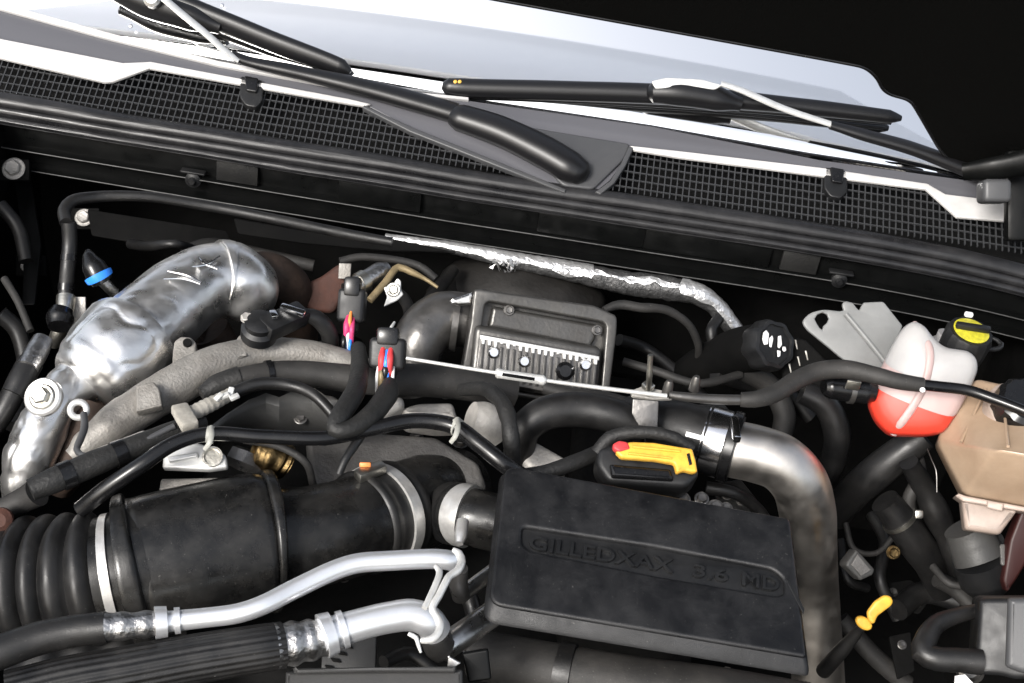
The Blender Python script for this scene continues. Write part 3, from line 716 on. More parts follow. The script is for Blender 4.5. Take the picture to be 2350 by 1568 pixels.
connector('black wiring connector with pink wires, behind the one with red and blue wires', 808, 702, .085, 62, 130, [(-4, -46, 'pink', 1.5), (8, -50, 'pink', 1.3), (2, -34, 'orange', .9), (0, -66, 'white_mark', .9), (-8, -80, 'black_gloss', 1.4), (6, -84, 'blue', .8)], R(-4))
connector('black wiring connector with red, blue and tan wires hanging above the taped loop', 890, 812, .11, 82, 120, [(-9, -12, 'red', 1.6), (9, -12, 'red', 1.6), (1, -16, 'blue', 1.4), (4, -26, 'blue', 1.0), (-8, -46, 'tan', 1.4), (6, -44, 'blue', .7), (-18, -52, 'white_mark', .7), (18, -50, 'white_mark', .7), (2, -60, 'orange', 1.0), (0, -34, 'black_gloss', 1.6)], R(-3))
hose('wire', 'small forked silver wire ends poking up behind the red and blue wired connector', [(885, 770, .1, 4), (898, 752, .11, 4), (905, 740, .11, 3)], 'white_steel', 'wire', seg=8)

# silver sensor and bracket
ss = thing('exhaust_sensor', 'scuffed silver cylinder sensor pointing up beneath the cowl beam', 'sensor')
sp = PP([(795, 668, .055, 20), (830, 648, .06, 22), (872, 624, .065, 23), (888, 616, .066, 16)], .003)
sweep('barrel', sp, 'alu_crimp', ss, 20); band('collar', sp, .02, .03, .002, 'zinc', ss)
bk = thing('pipe_bracket', 'tan steel rod and pale bolted bracket beside the silver cylinder sensor', 'bracket')
tube('rod', [(848, 690, .05, 9), (885, 648, .065, 9), (914, 614, .075, 9), (945, 625, .072, 8), (975, 640, .066, 5), (1005, 660, .06, 4)], 'tan', bk, 10)
pl = pln(903, 665, .065, NCAM)
slab('plate', pl, [(880, 660), (902, 652), (912, 638), (920, 645), (920, 665), (926, 676), (912, 690), (880, 705), (888, 682)], .006, 'white_steel', bk, .0012, rad=4)
hexbolt(bk, pl.o+pl.n*.002, pl.n, rw(15, pl.o), 'zinc')

# ================================================================== LEFT EDGE
lh = thing('coolant_pipe', 'upright black hose with silver end fitting beside the heat shield', 'hose')
lhp = PP([(158, 510, .10, 17), (160, 560, .075, 17), (155, 620, .05, 17), (150, 690, .02, 17)], .005)
sweep('tube', lhp, 'rubber', lh, 18)
for s_ in (.04, .075, .1): band('tape_wrap', lhp, s_, s_+.008, .001, 'black_gloss', lh)
sweep('fitting', PP([(152, 682, .03, 22), (148, 715, .02, 21), (135, 760, .0, 17), (122, 790, -.02, 15)], .004), 'zinc', lh, 20)
sweep('grommet', PP([(143, 712, .03, 26), (138, 730, .025, 32), (136, 750, .02, 26)], .003), 'black_gloss', lh, 20)
box('bracket', at(180, 715, .015), (SCR_R, SCR_U), (.018, .035, .003), 'cast_light', lh, .001)
lf = thing('quick_coupling', 'tilted silver hose coupling with black collar at the fender side', 'fitting')
lfp = PP([(98, 782, .03, 24), (80, 815, .025, 27), (62, 846, .02, 26)], .004)
sweep('sleeve', lfp, 'alu_crimp', lf, 20)
sweep('collar', PP([(70, 832, .02, 30), (48, 872, .01, 30), (30, 905, .0, 28)], .004), 'rubber', lf, 20)
hose('fender_hose', 'black hose leaving the tilted silver coupling along the fender side', [(35, 895, .0, 27), (5, 950, -.02, 26), (-40, 1010, -.05, 26)])
cd_ = hose('conduit', 'dark grey conduit bending along the firewall under the cowl beam', [(152, 512, .10, 15), (148, 482, .105, 15), (165, 462, .11, 14), (220, 452, .11, 13), (340, 452, .11, 12), (470, 472, .10, 12), (640, 505, .095, 12), (800, 538, .09, 12), (900, 556, .09, 11)], 'rubber', 'conduit')
for (x, y, r, nm) in ((70, 608, 20, 'bolt on the fender bracket beside the upright black hose'), (32, 388, 24, 'bolt under the beam end'), (193, 500, 19, 'bolt beside the bend of the dark grey conduit')):
    p = aty(x, y, .18 if y < 550 else .14); n_ = (NCAM*.7+UP*.2).normalized()
    t = thing('panel_bolt', 'pale zinc '+nm, 'bolt', 'pale zinc panel bolts')
    box('bracket', p-n_*.006, (SCR_R, SCR_U), (rw(70, p), rw(50, p), .010), 'firewall', t, .003)
    hexbolt(t, p, n_, rw(r, p), 'cast_light')
bc = thing('sensor_plug', 'black plug with blue seal ring and silver stem behind the heat shield', 'connector')
bpth = PP([(262, 672, .04, 13), (240, 650, .055, 13), (232, 640, .06, 18)], .003)
sweep('stem', bpth, 'steel', bc, 16)
bp2 = PP([(234, 646, .06, 25), (227, 634, .066, 29), (215, 612, .075, 27), (206, 592, .082, 17), (203, 578, .085, 9)], .003)
sweep('plug_body', bp2, 'black_gloss', bc, 20); band('seal_ring', bp2, .004, .010, .002, 'blue', bc)
fp = thing('firewall_plate', 'dark grey scuffed plate behind the foil covered line', 'plate')
slab('plate', pln(720, 535, .03, NCAM), [(535, 500), (690, 528), (900, 548), (1050, 580), (900, 578), (700, 560), (545, 538)], .006, 'firewall', fp, .002, rad=8)

# left lower
gp = thing('valve_cover', 'dark grey curved sheet plate below the thin arching hose', 'plate')
V, Fc = [], []
ol = [(468, 990), (520, 950), (570, 918), (610, 904), (640, 914), (670, 900), (720, 905), (765, 935), (800, 990)]
for k, (x, y) in enumerate(ol):
    for j in range(6):
        f = j/5; V.append(at(x, y+(1005-y)*f, .035-.05*f*f+.02*(1-f)))
for k in range(len(ol)-1):
    for j in range(5): Fc.append((k*6+j, k*6+j+1, k*6+j+7, k*6+j+6))
o_ = mobj('plate', V, Fc, 'plate_dark', gp); md = o_.modifiers.new('s', 'SOLIDIFY'); md.thickness = .004
hexbolt(gp, at(690, 960, .03), Vector((0, -.5, 1)), .007, 'dark_metal')
wl_ = thing('injector_clamp', 'bright white metal clamp with round boss just above the bellows duct', 'clamp')
pl = pln(445, 1055, .05, (0, -.7, 1))
slab('plate', pl, [(375, 1040), (400, 1025), (440, 1012), (500, 1030), (518, 1045), (522, 1072), (480, 1078), (372, 1074)], .012, 'white_steel', wl_, .003, rad=6)
lathe('boss', pl.px(488, 1050).to_3d() and pl.w(pl.px(488, 1050)), pl.n, [(rw(24, pl.o), 0), (rw(24, pl.o), .004), (rw(19, pl.o), .004), (rw(17, pl.o), .001)], 'zinc', wl_, 24)
slab('rib', pl, [(385, 1050), (455, 1040), (455, 1052), (390, 1064)], .008, 'white_steel', wl_, .002, rad=3, top=.005)
slab('base', pl, [(360, 1085), (500, 1082), (560, 1110), (540, 1140), (350, 1150)], .02, 'cast_alu', wl_, .004, rad=8, top=-.02)
br = thing('brass_fitting', 'ridged brass coloured fitting beside the white clamp', 'fitting')
sweep('thread', PP([(590, 1035, .03, 40), (620, 1045, .03, 44), (655, 1062, .02, 42)], .0015), 'brass', br, 24, prof=lambda s, L, a, p: 1+.07*math.sin(s*900))
ns = thing('hex_coupling', 'small dark steel coupling between the white clamp and brass fitting', 'fitting')
sweep('barrel', PP([(535, 1045, .03, 26), (560, 1055, .03, 28), (590, 1070, .02, 24)], .003), 'dark_metal', ns, 6, ang=20)

# castings between hoses
for (lab, pxs, z, th, mt, n_) in (
    ('pale cast housing showing between the glossy cable and the dark hose, broad and wedge shaped', [(918, 935), (960, 922), (1040, 920), (1052, 960), (1000, 962), (930, 952)], .03, .05, 'cast_light', (0, -.5, 1)),
    ('worn grey casting behind the intake elbow, with stained surface', [(700, 1010), (860, 990), (1000, 1000), (1100, 1060), (1120, 1120), (1000, 1150), (720, 1150)], -.02, .06, 'cast_dark', (0, -.45, 1)),
    ('pale wedge casting beneath the bent rubber hose, beside the lettered cover', [(1200, 1005), (1230, 1010), (1310, 1055), (1290, 1080), (1210, 1075), (1190, 1040)], .03, .05, 'cast_light', (0, -.5, 1)),
    ('small bright casting strip left of the hanging taped loop', [(700, 895), (770, 905), (790, 930), (760, 935)], .03, .03, 'cast_light', (0, -.5, 1)),
    ('bright sliver of casting inside the hanging taped loop', [(825, 950), (860, 915), (925, 905), (930, 930), (880, 955), (830, 965)], .03, .03, 'cast_light', (0, -.5, 1))):
    slab_o = slab('engine_casting', pln(pxs[0][0], pxs[0][1], z, n_), pxs, th, mt, None, .008, rad=14)
    tag(slab_o, lab, 'casting', 'castings between the hoses')
dm = thing('engine_casting', 'rounded bright cast boss beside the ribbed black loom', 'casting')
sweep('boss', PP([(1080, 960, .055, 40), (1105, 968, .05, 48), (1130, 985, .035, 46)], .004), 'cast_light', dm, 24, prof=crumple(.05, 20, 4))

# ================================================================== CENTRE: ACTUATOR BOX, TURBO
tb = thing('turbocharger', 'dark sooty turbo housing tucked under the cowl beam', 'turbocharger')
bm = bmesh.new(); bmesh.ops.create_uvsphere(bm, u_segments=40, v_segments=24, radius=1)
c = at(1195, 690, -.04)+Vector((0, .03, -.01))
for v in bm.verts:
    q = v.co.copy(); v.co = c+Vector((q.x*.118, q.y*.07, q.z*.055))*(1+.06*noise.noise(q*2.2))
me = bpy.data.meshes.new('housing'); bm.to_mesh(me); bm.free(); finish(me, 60); link(bpy.data.objects.new('housing', me), 'turbo_iron', tb)
sweep('scroll', PP([(1010, 690, -.05, 40), (1060, 650, -.045, 42), (1150, 640, -.045, 44), (1260, 660, -.045, 44), (1350, 700, -.05, 42)], .006), 'turbo_iron', tb, 20, prof=crumple(.05, 20, 7))
sweep('rib', PP([(975, 700, .0, 14), (1010, 660, .0, 16), (1040, 620, .0, 14)], .006), 'turbo_iron', tb, 12)

ab = thing('turbo_actuator', 'dark grey metal actuator box with ribbed silver control module on its face', 'actuator')
NB = (NCAM*.72+Vector((.12, -.3, .25))).normalized()
pb = Plane(at(1240, 790, .05), NB)
inner = fillet([pb.px(*p) for p in ((1112, 692), (1388, 742), (1372, 930), (1086, 880))], .008, 4)
slab('frame', pb, [(1086, 666), (1100, 664), (1160, 674), (1360, 702), (1412, 726), (1412, 760), (1392, 920), (1380, 945), (1070, 890), (1058, 850), (1078, 740)], .035, 'box_metal', ab, .003, rad=10, holes=[inner], top=.012)
slab('back_plate', pb, [(1095, 675), (1400, 725), (1385, 940), (1070, 890)], .012, 'box_metal', ab, .002, top=-.012)
slab('upper_step', pb, [(1130, 702), (1370, 745), (1368, 775), (1355, 800), (1120, 752)], .012, 'box_metal', ab, .005, rad=8, top=.0)
for x, y in ((1168, 712), (1370, 758)): hexbolt(ab, pb.w(pb.px(x, y), .001), NB, .006, 'dark_metal')
mod = slab('module', pb, [(1086, 745), (1375, 797), (1362, 925), (1072, 875)], .030, 'box_metal', ab, .007, rad=18, top=.022)
slab('module_face', pb, [(1098, 768), (1364, 815), (1350, 918), (1086, 870)], .006, 'dark_metal', mod, .001, rad=3, top=.0245)
slab('tooth_rail', pb, [(1097, 770), (1366, 819), (1366, 828), (1097, 780)], .006, 'white_steel', mod, .001, top=.0285)
for k in range(19):
    f = k/18; x = 1104+f*254; y = 776+f*46
    L_ = 14 if k not in (3, 5, 12, 16) else 6
    slab('tooth', pb, [(x-4, y), (x+5, y+1), (x+3, y+L_+2), (x-3, y+L_+1)], .006, 'white_steel', mod, .0008, top=.0280)
    slab('rib', pb, [(x-4, y+14), (x+3, y+15), (x-3, y+88), (x-10, y+87)], .006, 'box_metal', mod, .001, top=.0275)
for x, y in ((1128, 810), (1197, 830), (1335, 838)):
    lathe('screw', pb.w(pb.px(x, y), .0245), NB, [(.0075, 0), (.0075, .003), (.005, .0065), (.003, .0065)], 'chrome', mod, 18)
lathe('plug', pb.w(pb.px(1288, 852), .0245), NB, [(.011, 0), (.011, .006), (.007, .010), (.004, .010)], 'black_gloss', mod, 18)
ip = thing('charge_pipe', 'smooth dark silver elbow entering the left side of the actuator box', 'pipe')
sweep('elbow', PP([(965, 900, -.04, 52), (955, 840, -.01, 58), (968, 775, .02, 64), (1010, 735, .035, 64), (1080, 735, .035, 62)], .004), 'dark_metal', ip, 36, prof=crumple(.02, 16, 5))
iq = PP([(1030, 738, .035, 60), (1085, 745, .035, 60)], .003)
band('bead', iq, .004, .012, .004, 'dark_metal', ip)
slab('bright_step', pb, [(1030, 690), (1085, 670), (1082, 700), (1050, 702)], .012, 'steel', ip, .004, rad=5, top=.004)

# foil covered line
fo = thing('insulated_line', 'foil wrapped refrigerant line with frayed white top running under the cowl beam', 'pipe')
fpth = PY([(884, 547, .180, 10), (960, 557, .180, 11), (1060, 574, .180, 14), (1160, 595, .180, 18), (1300, 622, .180, 22), (1430, 648, .178, 27), (1530, 662, .175, 28), (1600, 676, .172, 24), (1640, 702, .17, 21), (1670, 738, .165, 20), (1702, 778, .16, 18)], .003)
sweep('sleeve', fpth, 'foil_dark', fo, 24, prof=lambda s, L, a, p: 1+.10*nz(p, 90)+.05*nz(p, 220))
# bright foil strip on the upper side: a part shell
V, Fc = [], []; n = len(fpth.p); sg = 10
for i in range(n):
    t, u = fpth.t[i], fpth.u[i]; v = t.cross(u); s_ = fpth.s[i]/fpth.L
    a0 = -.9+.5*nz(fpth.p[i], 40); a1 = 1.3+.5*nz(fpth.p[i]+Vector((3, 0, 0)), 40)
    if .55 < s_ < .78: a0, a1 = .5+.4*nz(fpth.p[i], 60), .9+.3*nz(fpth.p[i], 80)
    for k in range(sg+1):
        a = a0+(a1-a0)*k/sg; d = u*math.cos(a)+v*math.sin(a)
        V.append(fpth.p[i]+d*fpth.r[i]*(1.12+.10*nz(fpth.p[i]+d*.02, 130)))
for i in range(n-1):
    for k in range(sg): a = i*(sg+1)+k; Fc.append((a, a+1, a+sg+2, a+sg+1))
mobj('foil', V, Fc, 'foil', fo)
bm = bmesh.new()
for k in range(60):
    p = aty(1158+random.gauss(0, 16), 598+abs(random.gauss(0, 10)), .165); s_ = random.uniform(.002, .006)
    vs3 = [bm.verts.new(p+Vector((random.uniform(-1, 1), random.uniform(-1, 1), random.uniform(-1, 1)))*s_) for _ in range(3)]
    bm.faces.new(vs3)
me = bpy.data.meshes.new('frayed_tuft'); bm.to_mesh(me); bm.free(); q = link(bpy.data.objects.new('frayed_tuft', me), 'foil', fo); q['kind'] = 'stuff'

hose('vacuum_line', 'dusty grey line curving down beside the actuator box', [(1385, 712, .06, 8), (1420, 700, .065, 11), (1470, 706, .065, 11), (1530, 712, .06, 10), (1580, 745, .04, 9), (1602, 790, .01, 9), (1602, 835, -.03, 9)], 'rubber_dusty', 'line', prof=lambda s, L, a, p: 1+.12*nz(p, 70))
hose('heater_hose', 'black hose loop behind the black octagonal cap', [(1650, 730, .03, 13), (1632, 760, .02, 13), (1645, 800, .0, 13), (1690, 815, -.01, 13)])

# thin rod with sleeve
rd = thing('linkage_rod', 'thin pale rod with white sleeve crossing in front of the actuator box', 'rod')
rq = PP([(932, 822, .135, 4.2), (1140, 856, .135, 4.2), (1250, 873, .135, 4.5), (1400, 893, .132, 5), (1530, 909, .13, 5.5)], .006)
sweep('rod', rq, 'white_steel', rd, 10)
sweep('sleeve', PP([(1138, 857, .135, 9), (1142, 857, .135, 12), (1160, 860, .135, 11), (1230, 870, .135, 11), (1247, 873, .135, 12), (1252, 873, .135, 8)], .002), 'white_steel', rd, 14)
box('sleeve_slot', at(1190, 865, .1435), (at(1220, 870, .14)-at(1160, 861, .14), UP), (.034, .003, .0015), 'black_gloss', rd, 0)
sb = thing('stud_bracket', 'upright threaded stud and nut on a pale plate at the rod end', 'bracket')
tube('stud', [(1487, 905, .11, 7), (1490, 870, .135, 7), (1493, 815, .165, 6)], 'zinc', sb, 10, prof=lambda s, L, a, p: 1+.06*math.sin(s*1800))
p = at(1486, 893, .115); hexbolt(sb, p, UP, rw(20, p), 'zinc', False, 'nut')
slab('plate', pln(1500, 905, .11, (0, -.4, 1)), [(1448, 896), (1475, 886), (1540, 900), (1545, 914), (1500, 916), (1450, 908)], .005, 'cast_light', sb, .001, rad=4)
slab('leg', pln(1485, 935, .10, NCAM), [(1452, 915), (1512, 920), (1508, 1000), (1470, 985), (1450, 950)], .005, 'dark_metal', sb, .001, rad=4)
for x, y in ((1530, 895), (1592, 885)): lathe('peg', at(x, y+10, .12), UP, [(.006, 0), (.005, .014), (.003, .018)], 'dark_metal', sb, 12)

fl = thing('fuel_line', 'black line rising in a hump over the reservoir bracket and across the white reservoir', 'hose')
fq = PP([(1535, 906, .125, 9), (1580, 912, .125, 11), (1650, 917, .125, 12), (1725, 918, .125, 12)], .005)
sweep('metal_end', fq, 'dark_metal', fl, 16)
fh = PP([(1700, 917, .125, 17), (1730, 917, .127, 19), (1775, 905, .13, 21), (1830, 872, .135, 22), (1880, 852, .14, 22), (1940, 848, .145, 22), (2010, 862, .15, 20), (2060, 875, .15, 19), (2118, 884, .15, 17)], .005)
sweep('sleeve', fh, 'rubber_dusty', fl, 20)
sweep('tube', PP([(2105, 882, .15, 13), (2150, 887, .15, 13), (2220, 896, .15, 13), (2280, 916, .15, 13), (2400, 962, .15, 13)], .005), 'black_gloss', fl, 16)
p = at(2116, 895, .160); lathe('clip', p, NCAM, [(.0028, 0), (.0028, .003), (.0015, .004)], 'white_mark', fl, 12)
vb = thing('check_valve', 'stubby black valve cylinder with worn pale patch under the humped line', 'valve')
vp = PP([(1890, 888, .10, 18), (1902, 888, .10, 27), (1945, 893, .10, 29), (1988, 899, .10, 29), (2000, 901, .10, 24), (2010, 903, .10, 20)], .003)
sweep('cylinder', vp, 'black_gloss', vb, 22); band('ring', vp, .030, .036, .002, 'dark_metal', vb)
box('worn_label', at(1958, 884, .118), (at(1990, 889, .1)-at(1930, 880, .1), UP), (.016, .012, .003), 'zinc', vb, .001)

# ================================================================== BENT HOSE, BOOT, STEEL PIPE
hose('coolant_hose', 'smooth thick black hose bending over the pale wedge casting into the rubber boot', [(1192, 1075, -.02, 34), (1192, 1030, .02, 36), (1208, 980, .05, 38), (1255, 948, .065, 40), (1330, 940, .07, 41), (1410, 955, .07, 41), (1475, 985, .06, 40)], seg=26)
hose('wire_harness', 'ribbed black loom hooking down beside the rounded cast boss', [(1060, 895, .06, 14), (1110, 893, .08, 17), (1145, 915, .09, 19), (1165, 955, .09, 19), (1172, 1000, .08, 19), (1178, 1060, .05, 19)], 'tape', 'loom', prof=lambda s, L, a, p: 1+.07*math.sin(s*1100))
hose('wire_harness', 'taped cable running from the bent hose along the rear edge of the lettered cover', [(1180, 1095, .05, 18), (1250, 1085, .055, 18), (1310, 1065, .06, 19), (1380, 1035, .06, 18), (1440, 1005, .05, 16)], 'tape', 'cable', prof=lambda s, L, a, p: 1+.06*nz(p, 50))
bt = thing('rubber_boot', 'black rubber boot with chrome clamps coupling the hose to the steel pipe', 'coupling')
bq = PP([(1440, 960, .04, 52), (1500, 972, .05, 62), (1560, 990, .055, 70), (1620, 1008, .055, 74), (1690, 1030, .055, 76)], .003)
sweep('boot', bq, 'rubber', bt, 40)
sL = bq.L
band('clamp', bq, sL*.30, sL*.315, .002, 'chrome', bt, 44); band('clamp_edge', bq, sL*.70, sL*.712, .002, 'chrome', bt, 44)
band('clamp', bq, sL*.735, sL*.90, .0025, 'chrome', bt, 44); band('end_band', bq, sL*.915, sL*.985, .004, 'black_gloss', bt, 44)
p_, t_, u_, r_ = bq.at(sL*.93)
box('clamp_screw', at(1688, 985, .115), (at(1692, 1010, .11)-at(1684, 962, .115), t_), (.032, .008, .010), 'chrome', bt, .002)
box('paint_mark', at(1605, 1004, .1135), (at(1640, 1012, .11)-at(1580, 996, .115), NCAM), (.030, .0015, .005), 'white_mark', bt, 0)
sp_ = thing('charge_air_pipe', 'large bent bare steel pipe turning down beside the lettered cover', 'pipe')
sq = PP([(1680, 1030, .055, 66), (1735, 1042, .055, 66), (1790, 1062, .05, 66), (1832, 1105, .03, 66), (1852, 1170, -.01, 65), (1856, 1250, -.06, 64), (1862, 1350, -.13, 62), (1872, 1470, -.2, 60), (1880, 1600, -.28, 60)], .004)
sweep('pipe', sq, 'steel_pipe', sp_, 48)

yc = thing('service_plug', 'black service plug with yellow lever and red tip between the boot and lettered cover', 'plug')
py_ = pln(1490, 1045, .09, (NCAM*.6+UP*.5))
slab('body', py_, [(1375, 1018), (1420, 1008), (1595, 1030), (1610, 1085), (1580, 1112), (1400, 1100), (1372, 1060)], .04, 'black_plastic', yc, .006, rad=14, top=-.008)
slab('lever', py_, [(1424, 1020), (1450, 1016), (1500, 1018), (1560, 1028), (1588, 1032), (1596, 1060), (1600, 1085), (1588, 1087), (1570, 1082), (1552, 1088), (1546, 1066), (1500, 1058), (1425, 1053), (1412, 1040)], .010, 'yellow', yc, .003, rad=5, top=.004)
slab('red_tip', py_, [(1405, 1022), (1420, 1014), (1440, 1018), (1446, 1034), (1420, 1042), (1406, 1034)], .010, 'red', yc, .003, rad=5, top=.0055)
slab('lever_rib', py_, [(1450, 1026), (1560, 1038), (1560, 1043), (1450, 1032)], .004, 'yellow', yc, .0012, rad=2, top=.0065)
slab('lever_rib', py_, [(1440, 1042), (1540, 1054), (1540, 1058), (1440, 1047)], .004, 'yellow', yc, .0012, rad=2, top=.0065)
slab('slot', py_, [(1574, 1046), (1580, 1044), (1586, 1070), (1580, 1072)], .004, 'black_gloss', yc, .0005, top=.0058)
slab('rail', py_, [(1400, 1062), (1540, 1074), (1548, 1100), (1405, 1092)], .012, 'black_gloss', yc, .004, rad=6, top=-.002)
for k in range(9):
    x = 1400+k*34+random.uniform(-6, 6); y = 1098+k*9+random.uniform(-8, 8)
    hexbolt(yc if k < 6 else bt, at(x, y, .03), (NCAM+UP).normalized(), .006+random.random()*.003, 'dark_metal')
hose('wire_harness', 'ribbed black conduit looping over the yellow lever plug', [(1370, 1040, .075, 16), (1400, 1005, .09, 16), (1470, 992, .10, 15), (1540, 1002, .10, 14), (1590, 1030, .09, 12)], 'tape', 'loom', prof=lambda s, L, a, p: 1+.07*math.sin(s*1300))

# ================================================================== LETTERED COVER
ec = thing('engine_cover', 'matte black engine cover with raised lettering in a recessed strip', 'engine cover')
A, B_, C_, D_ = at(1160, 1068, .095), at(1818, 1190, .095), at(1866, 1525, .055), at(1112, 1400, .055)
nE = ((B_-D_).cross(A-C_)).normalized(); nE = nE if nE.z > 0 else -nE
pE = Plane((A+B_+C_+D_)/4, nE)
out_px = [(1160, 1066), (1814, 1189), (1852, 1508), (1122, 1385)]
slot_px = [(1198, 1207), (1500, 1253), (1775, 1305), (1802, 1330), (1800, 1362), (1780, 1367), (1500, 1320), (1212, 1262), (1196, 1245)]
k_ = pE.scale()
oo = fillet([pE.px(*p) for p in out_px], [34*k_, 14*k_, 10*k_, 34*k_], 7)
so = fillet([pE.px(*p) for p in slot_px], 14*k_, 4)
slab2('top_plate', pE, [oo, so], 0, .008, .0035, 'cover_plastic', ec, 40, 4)
slab2('strip_floor', pE, [fillet([pE.px(*p) for p in ((1190, 1195), (1812, 1300), (1812, 1375), (1190, 1272))], .004, 3)], -.0052, .003, .0005, 'black_plastic', ec)
# skirt: flares out toward the front
def ring_px(pts, h, rads): return [pE.w(v, h) for v in fillet([pE.px(*p) for p in pts], [x*k_ for x in rads], 6)]
rings = [ring_px(out_px, -.0035, (34, 14, 10, 34)),
         ring_px([(1157, 1065), (1816, 1189), (1857, 1515), (1118, 1392)], -.006, (36, 14, 10, 36)),
         ring_px([(1150, 1066), (1820, 1192), (1864, 1532), (1110, 1406)], -.0105, (36, 14, 12, 36)),
         ring_px([(1150, 1068), (1822, 1194), (1865, 1536), (1110, 1410)], -.0135, (36, 14, 12, 36)),
         ring_px([(1154, 1072), (1818, 1198), (1860, 1530), (1116, 1406)], -.0155, (36, 14, 12, 36)),
         ring_px([(1180, 1100), (1790, 1210), (1800, 1450), (1170, 1330)], -.045, (30, 12, 12, 30))]
V, Fc = [], []; n = len(rings[0])
for r_ in rings: V += r_
for i in range(len(rings)-1):
    for k in range(n): k2 = (k+1) % n; Fc.append((i*n+k, i*n+k2, (i+1)*n+k2, (i+1)*n+k))
Fc.append(tuple(len(V)-n+k for k in range(n)))
mobj('skirt', V, Fc, 'cover_plastic', ec, 40)
def textmesh(name, body, pl_, pxa, pxb, h_px, ext, top, m, parent, sx=1.0):
    cu = bpy.data.curves.new(name, 'FONT'); cu.body = body; cu.size = 1; cu.extrude = .5; cu.align_x = 'LEFT'; cu.resolution_u = 3; cu.offset = .012
    tmp = bpy.data.objects.new(name, cu); me_ = bpy.data.meshes.new_from_object(tmp); bpy.data.objects.remove(tmp); bpy.data.curves.remove(cu)
    me_.materials.clear()
    xs = [v.co.x for v in me_.vertices]; ys = [v.co.y for v in me_.vertices]
    a, b2 = pl_.px(*pxa), pl_.px(*pxb); ux = (b2-a); uy = Vector((-ux.y, ux.x)).normalized(); hh = h_px*pl_.scale()
    for v in me_.vertices:
        fx = (v.co.x-min(xs))/(max(xs)-min(xs)); fy = (v.co.y-min(ys))/(max(ys)-min(ys)); hz = top+(v.co.z-.5)*ext
        q = a+ux*fx+uy*(fy*hh); v.co = pl_.w(q, hz)
    finish(me_, 30); me_.name = name
    return link(bpy.data.objects.new(name, me_), m, parent)
textmesh('lettering', 'GILLEDXAX', pE, (1213, 1256), (1545, 1312), 37, .0035, -.0018, 'black_plastic', ec)
textmesh('lettering', '3.6', pE, (1592, 1319), (1672, 1333), 34, .0035, -.0018, 'black_plastic', ec)
textmesh('lettering', 'MD', pE, (1704, 1340), (1790, 1355), 38, .0035, -.0018, 'black_plastic', ec)
slab2('crease', pE, [fillet([pE.px(*p) for p in ((1800, 1325), (1812, 1330), (1846, 1398), (1844, 1410))], .001, 2)], .0006, .002, .0005, 'black_plastic', ec)

# ================================================================== AIR INTAKE DUCT
du = thing('air_intake_duct', 'large black plastic air intake duct with bellows, resonator and silver band clamps', 'duct')
dm_ = PP([(-130, 1352, -.080, 100), (-20, 1346, -.068, 100), (100, 1338, -.056, 100), (200, 1328, -.046, 100), (290, 1312, -.038, 100), (380, 1290, -.032, 100), (480, 1268, -.028, 100), (600, 1244, -.026, 100), (700, 1234, -.028, 100), (790, 1214, -.032, 100), (860, 1190, -.040, 100), (925, 1166, -.052, 100), (985, 1146, -.064, 100), (1050, 1122, -.085, 100)], .002)
def spx(px):
    best = min(range(len(dm_.p)), key=lambda i_: abs((MROT.transposed() @ (dm_.p[i_]-CAM)).x/-(MROT.transposed() @ (dm_.p[i_]-CAM)).z*F_+W_/2-px)); return dm_.s[best]
def dsec(name, pts, m_, seg=72, prof=None):
    a_, b2 = spx(pts[0][0]), spx(pts[-1][0]); q_ = dm_.sub(a_, b2, 0, max(6, int((b2-a_)/.0015)))
    ks = [(spx(x)-a_, r) for x, r in pts]
    for i_ in range(len(q_.p)):
        s_ = q_.s[i_]
        for (s0, r0), (s1, r1) in zip(ks, ks[1:]):
            if s_ <= s1+1e-6:
                f = (s_-s0)/max(s1-s0, 1e-6); q_.r[i_] = rw(r0+(r1-r0)*max(0, min(1, f)), q_.p[i_]); break
    return q_, sweep(name, q_, m_, du, seg, prof=prof, ang=50)
def bellow(s, L, a, p):
    x = s/L
    if x < .46: return .90
    return .87+.15*abs(math.sin((x-.46)/.54*math.pi*4))**.7
dsec('bellows', [(-120, 152), (60, 154), (240, 152)], 'rubber', 80, bellow)
dsec('cuff', [(226, 136), (262, 134), (300, 136)], 'duct_plastic')
q_, _ = dsec('cuff_core', [(248, 134), (278, 134)], 'duct_plastic')
band('band_clamp', q_, q_.L*.25, q_.L*.85, .003, 'band_steel', du, 72)
dsec('collar', [(284, 150), (286, 166), (290, 176), (308, 178), (318, 178), (322, 164), (340, 162)], 'duct_plastic')
dsec('resonator', [(322, 156), (335, 162), (400, 163), (560, 162), (590, 161), (603, 156), (612, 144)], 'duct_plastic', 80, lambda s, L, a, p: (1+.010*nz(p, 14))*(1+.035*max(0, math.cos(4*a+.5))))
dsec('rib', [(606, 140), (608, 160), (614, 164), (626, 164), (632, 158), (636, 130)], 'duct_plastic')
dsec('elbow', [(622, 124), (640, 121), (700, 117), (780, 114), (850, 112)], 'duct_plastic')
q_, _ = dsec('sleeve', [(822, 106), (826, 118), (834, 122), (846, 117), (884, 117), (894, 122), (902, 120), (906, 106)], 'rubber')
band('band_clamp', q_, q_.L*.46, q_.L*.66, .003, 'band_steel', du, 72)
dsec('throat', [(895, 107), (960, 108), (1046, 98)], 'duct_plastic', 64, crumple(.02, 14, 3))
d8 = PP([(1000, 1170, -.06, 60), (1040, 1178, -.035, 66), (1072, 1184, -.022, 66), (1120, 1196, -.02, 66), (1180, 1210, -.02, 66)], .003)
sweep('branch', d8, 'duct_plastic', du, 48)
def spath(path_, px):
    f_ = lambda p: (MROT.transposed() @ (p-CAM)); k_i = min(range(len(path_.p)), key=lambda i_: abs(f_(path_.p[i_]).x/-f_(path_.p[i_]).z*F_+W_/2-px)); return path_.s[k_i]
band('band_clamp', d8, spath(d8, 1064), spath(d8, 1077), .0035, 'band_steel', du, 48)
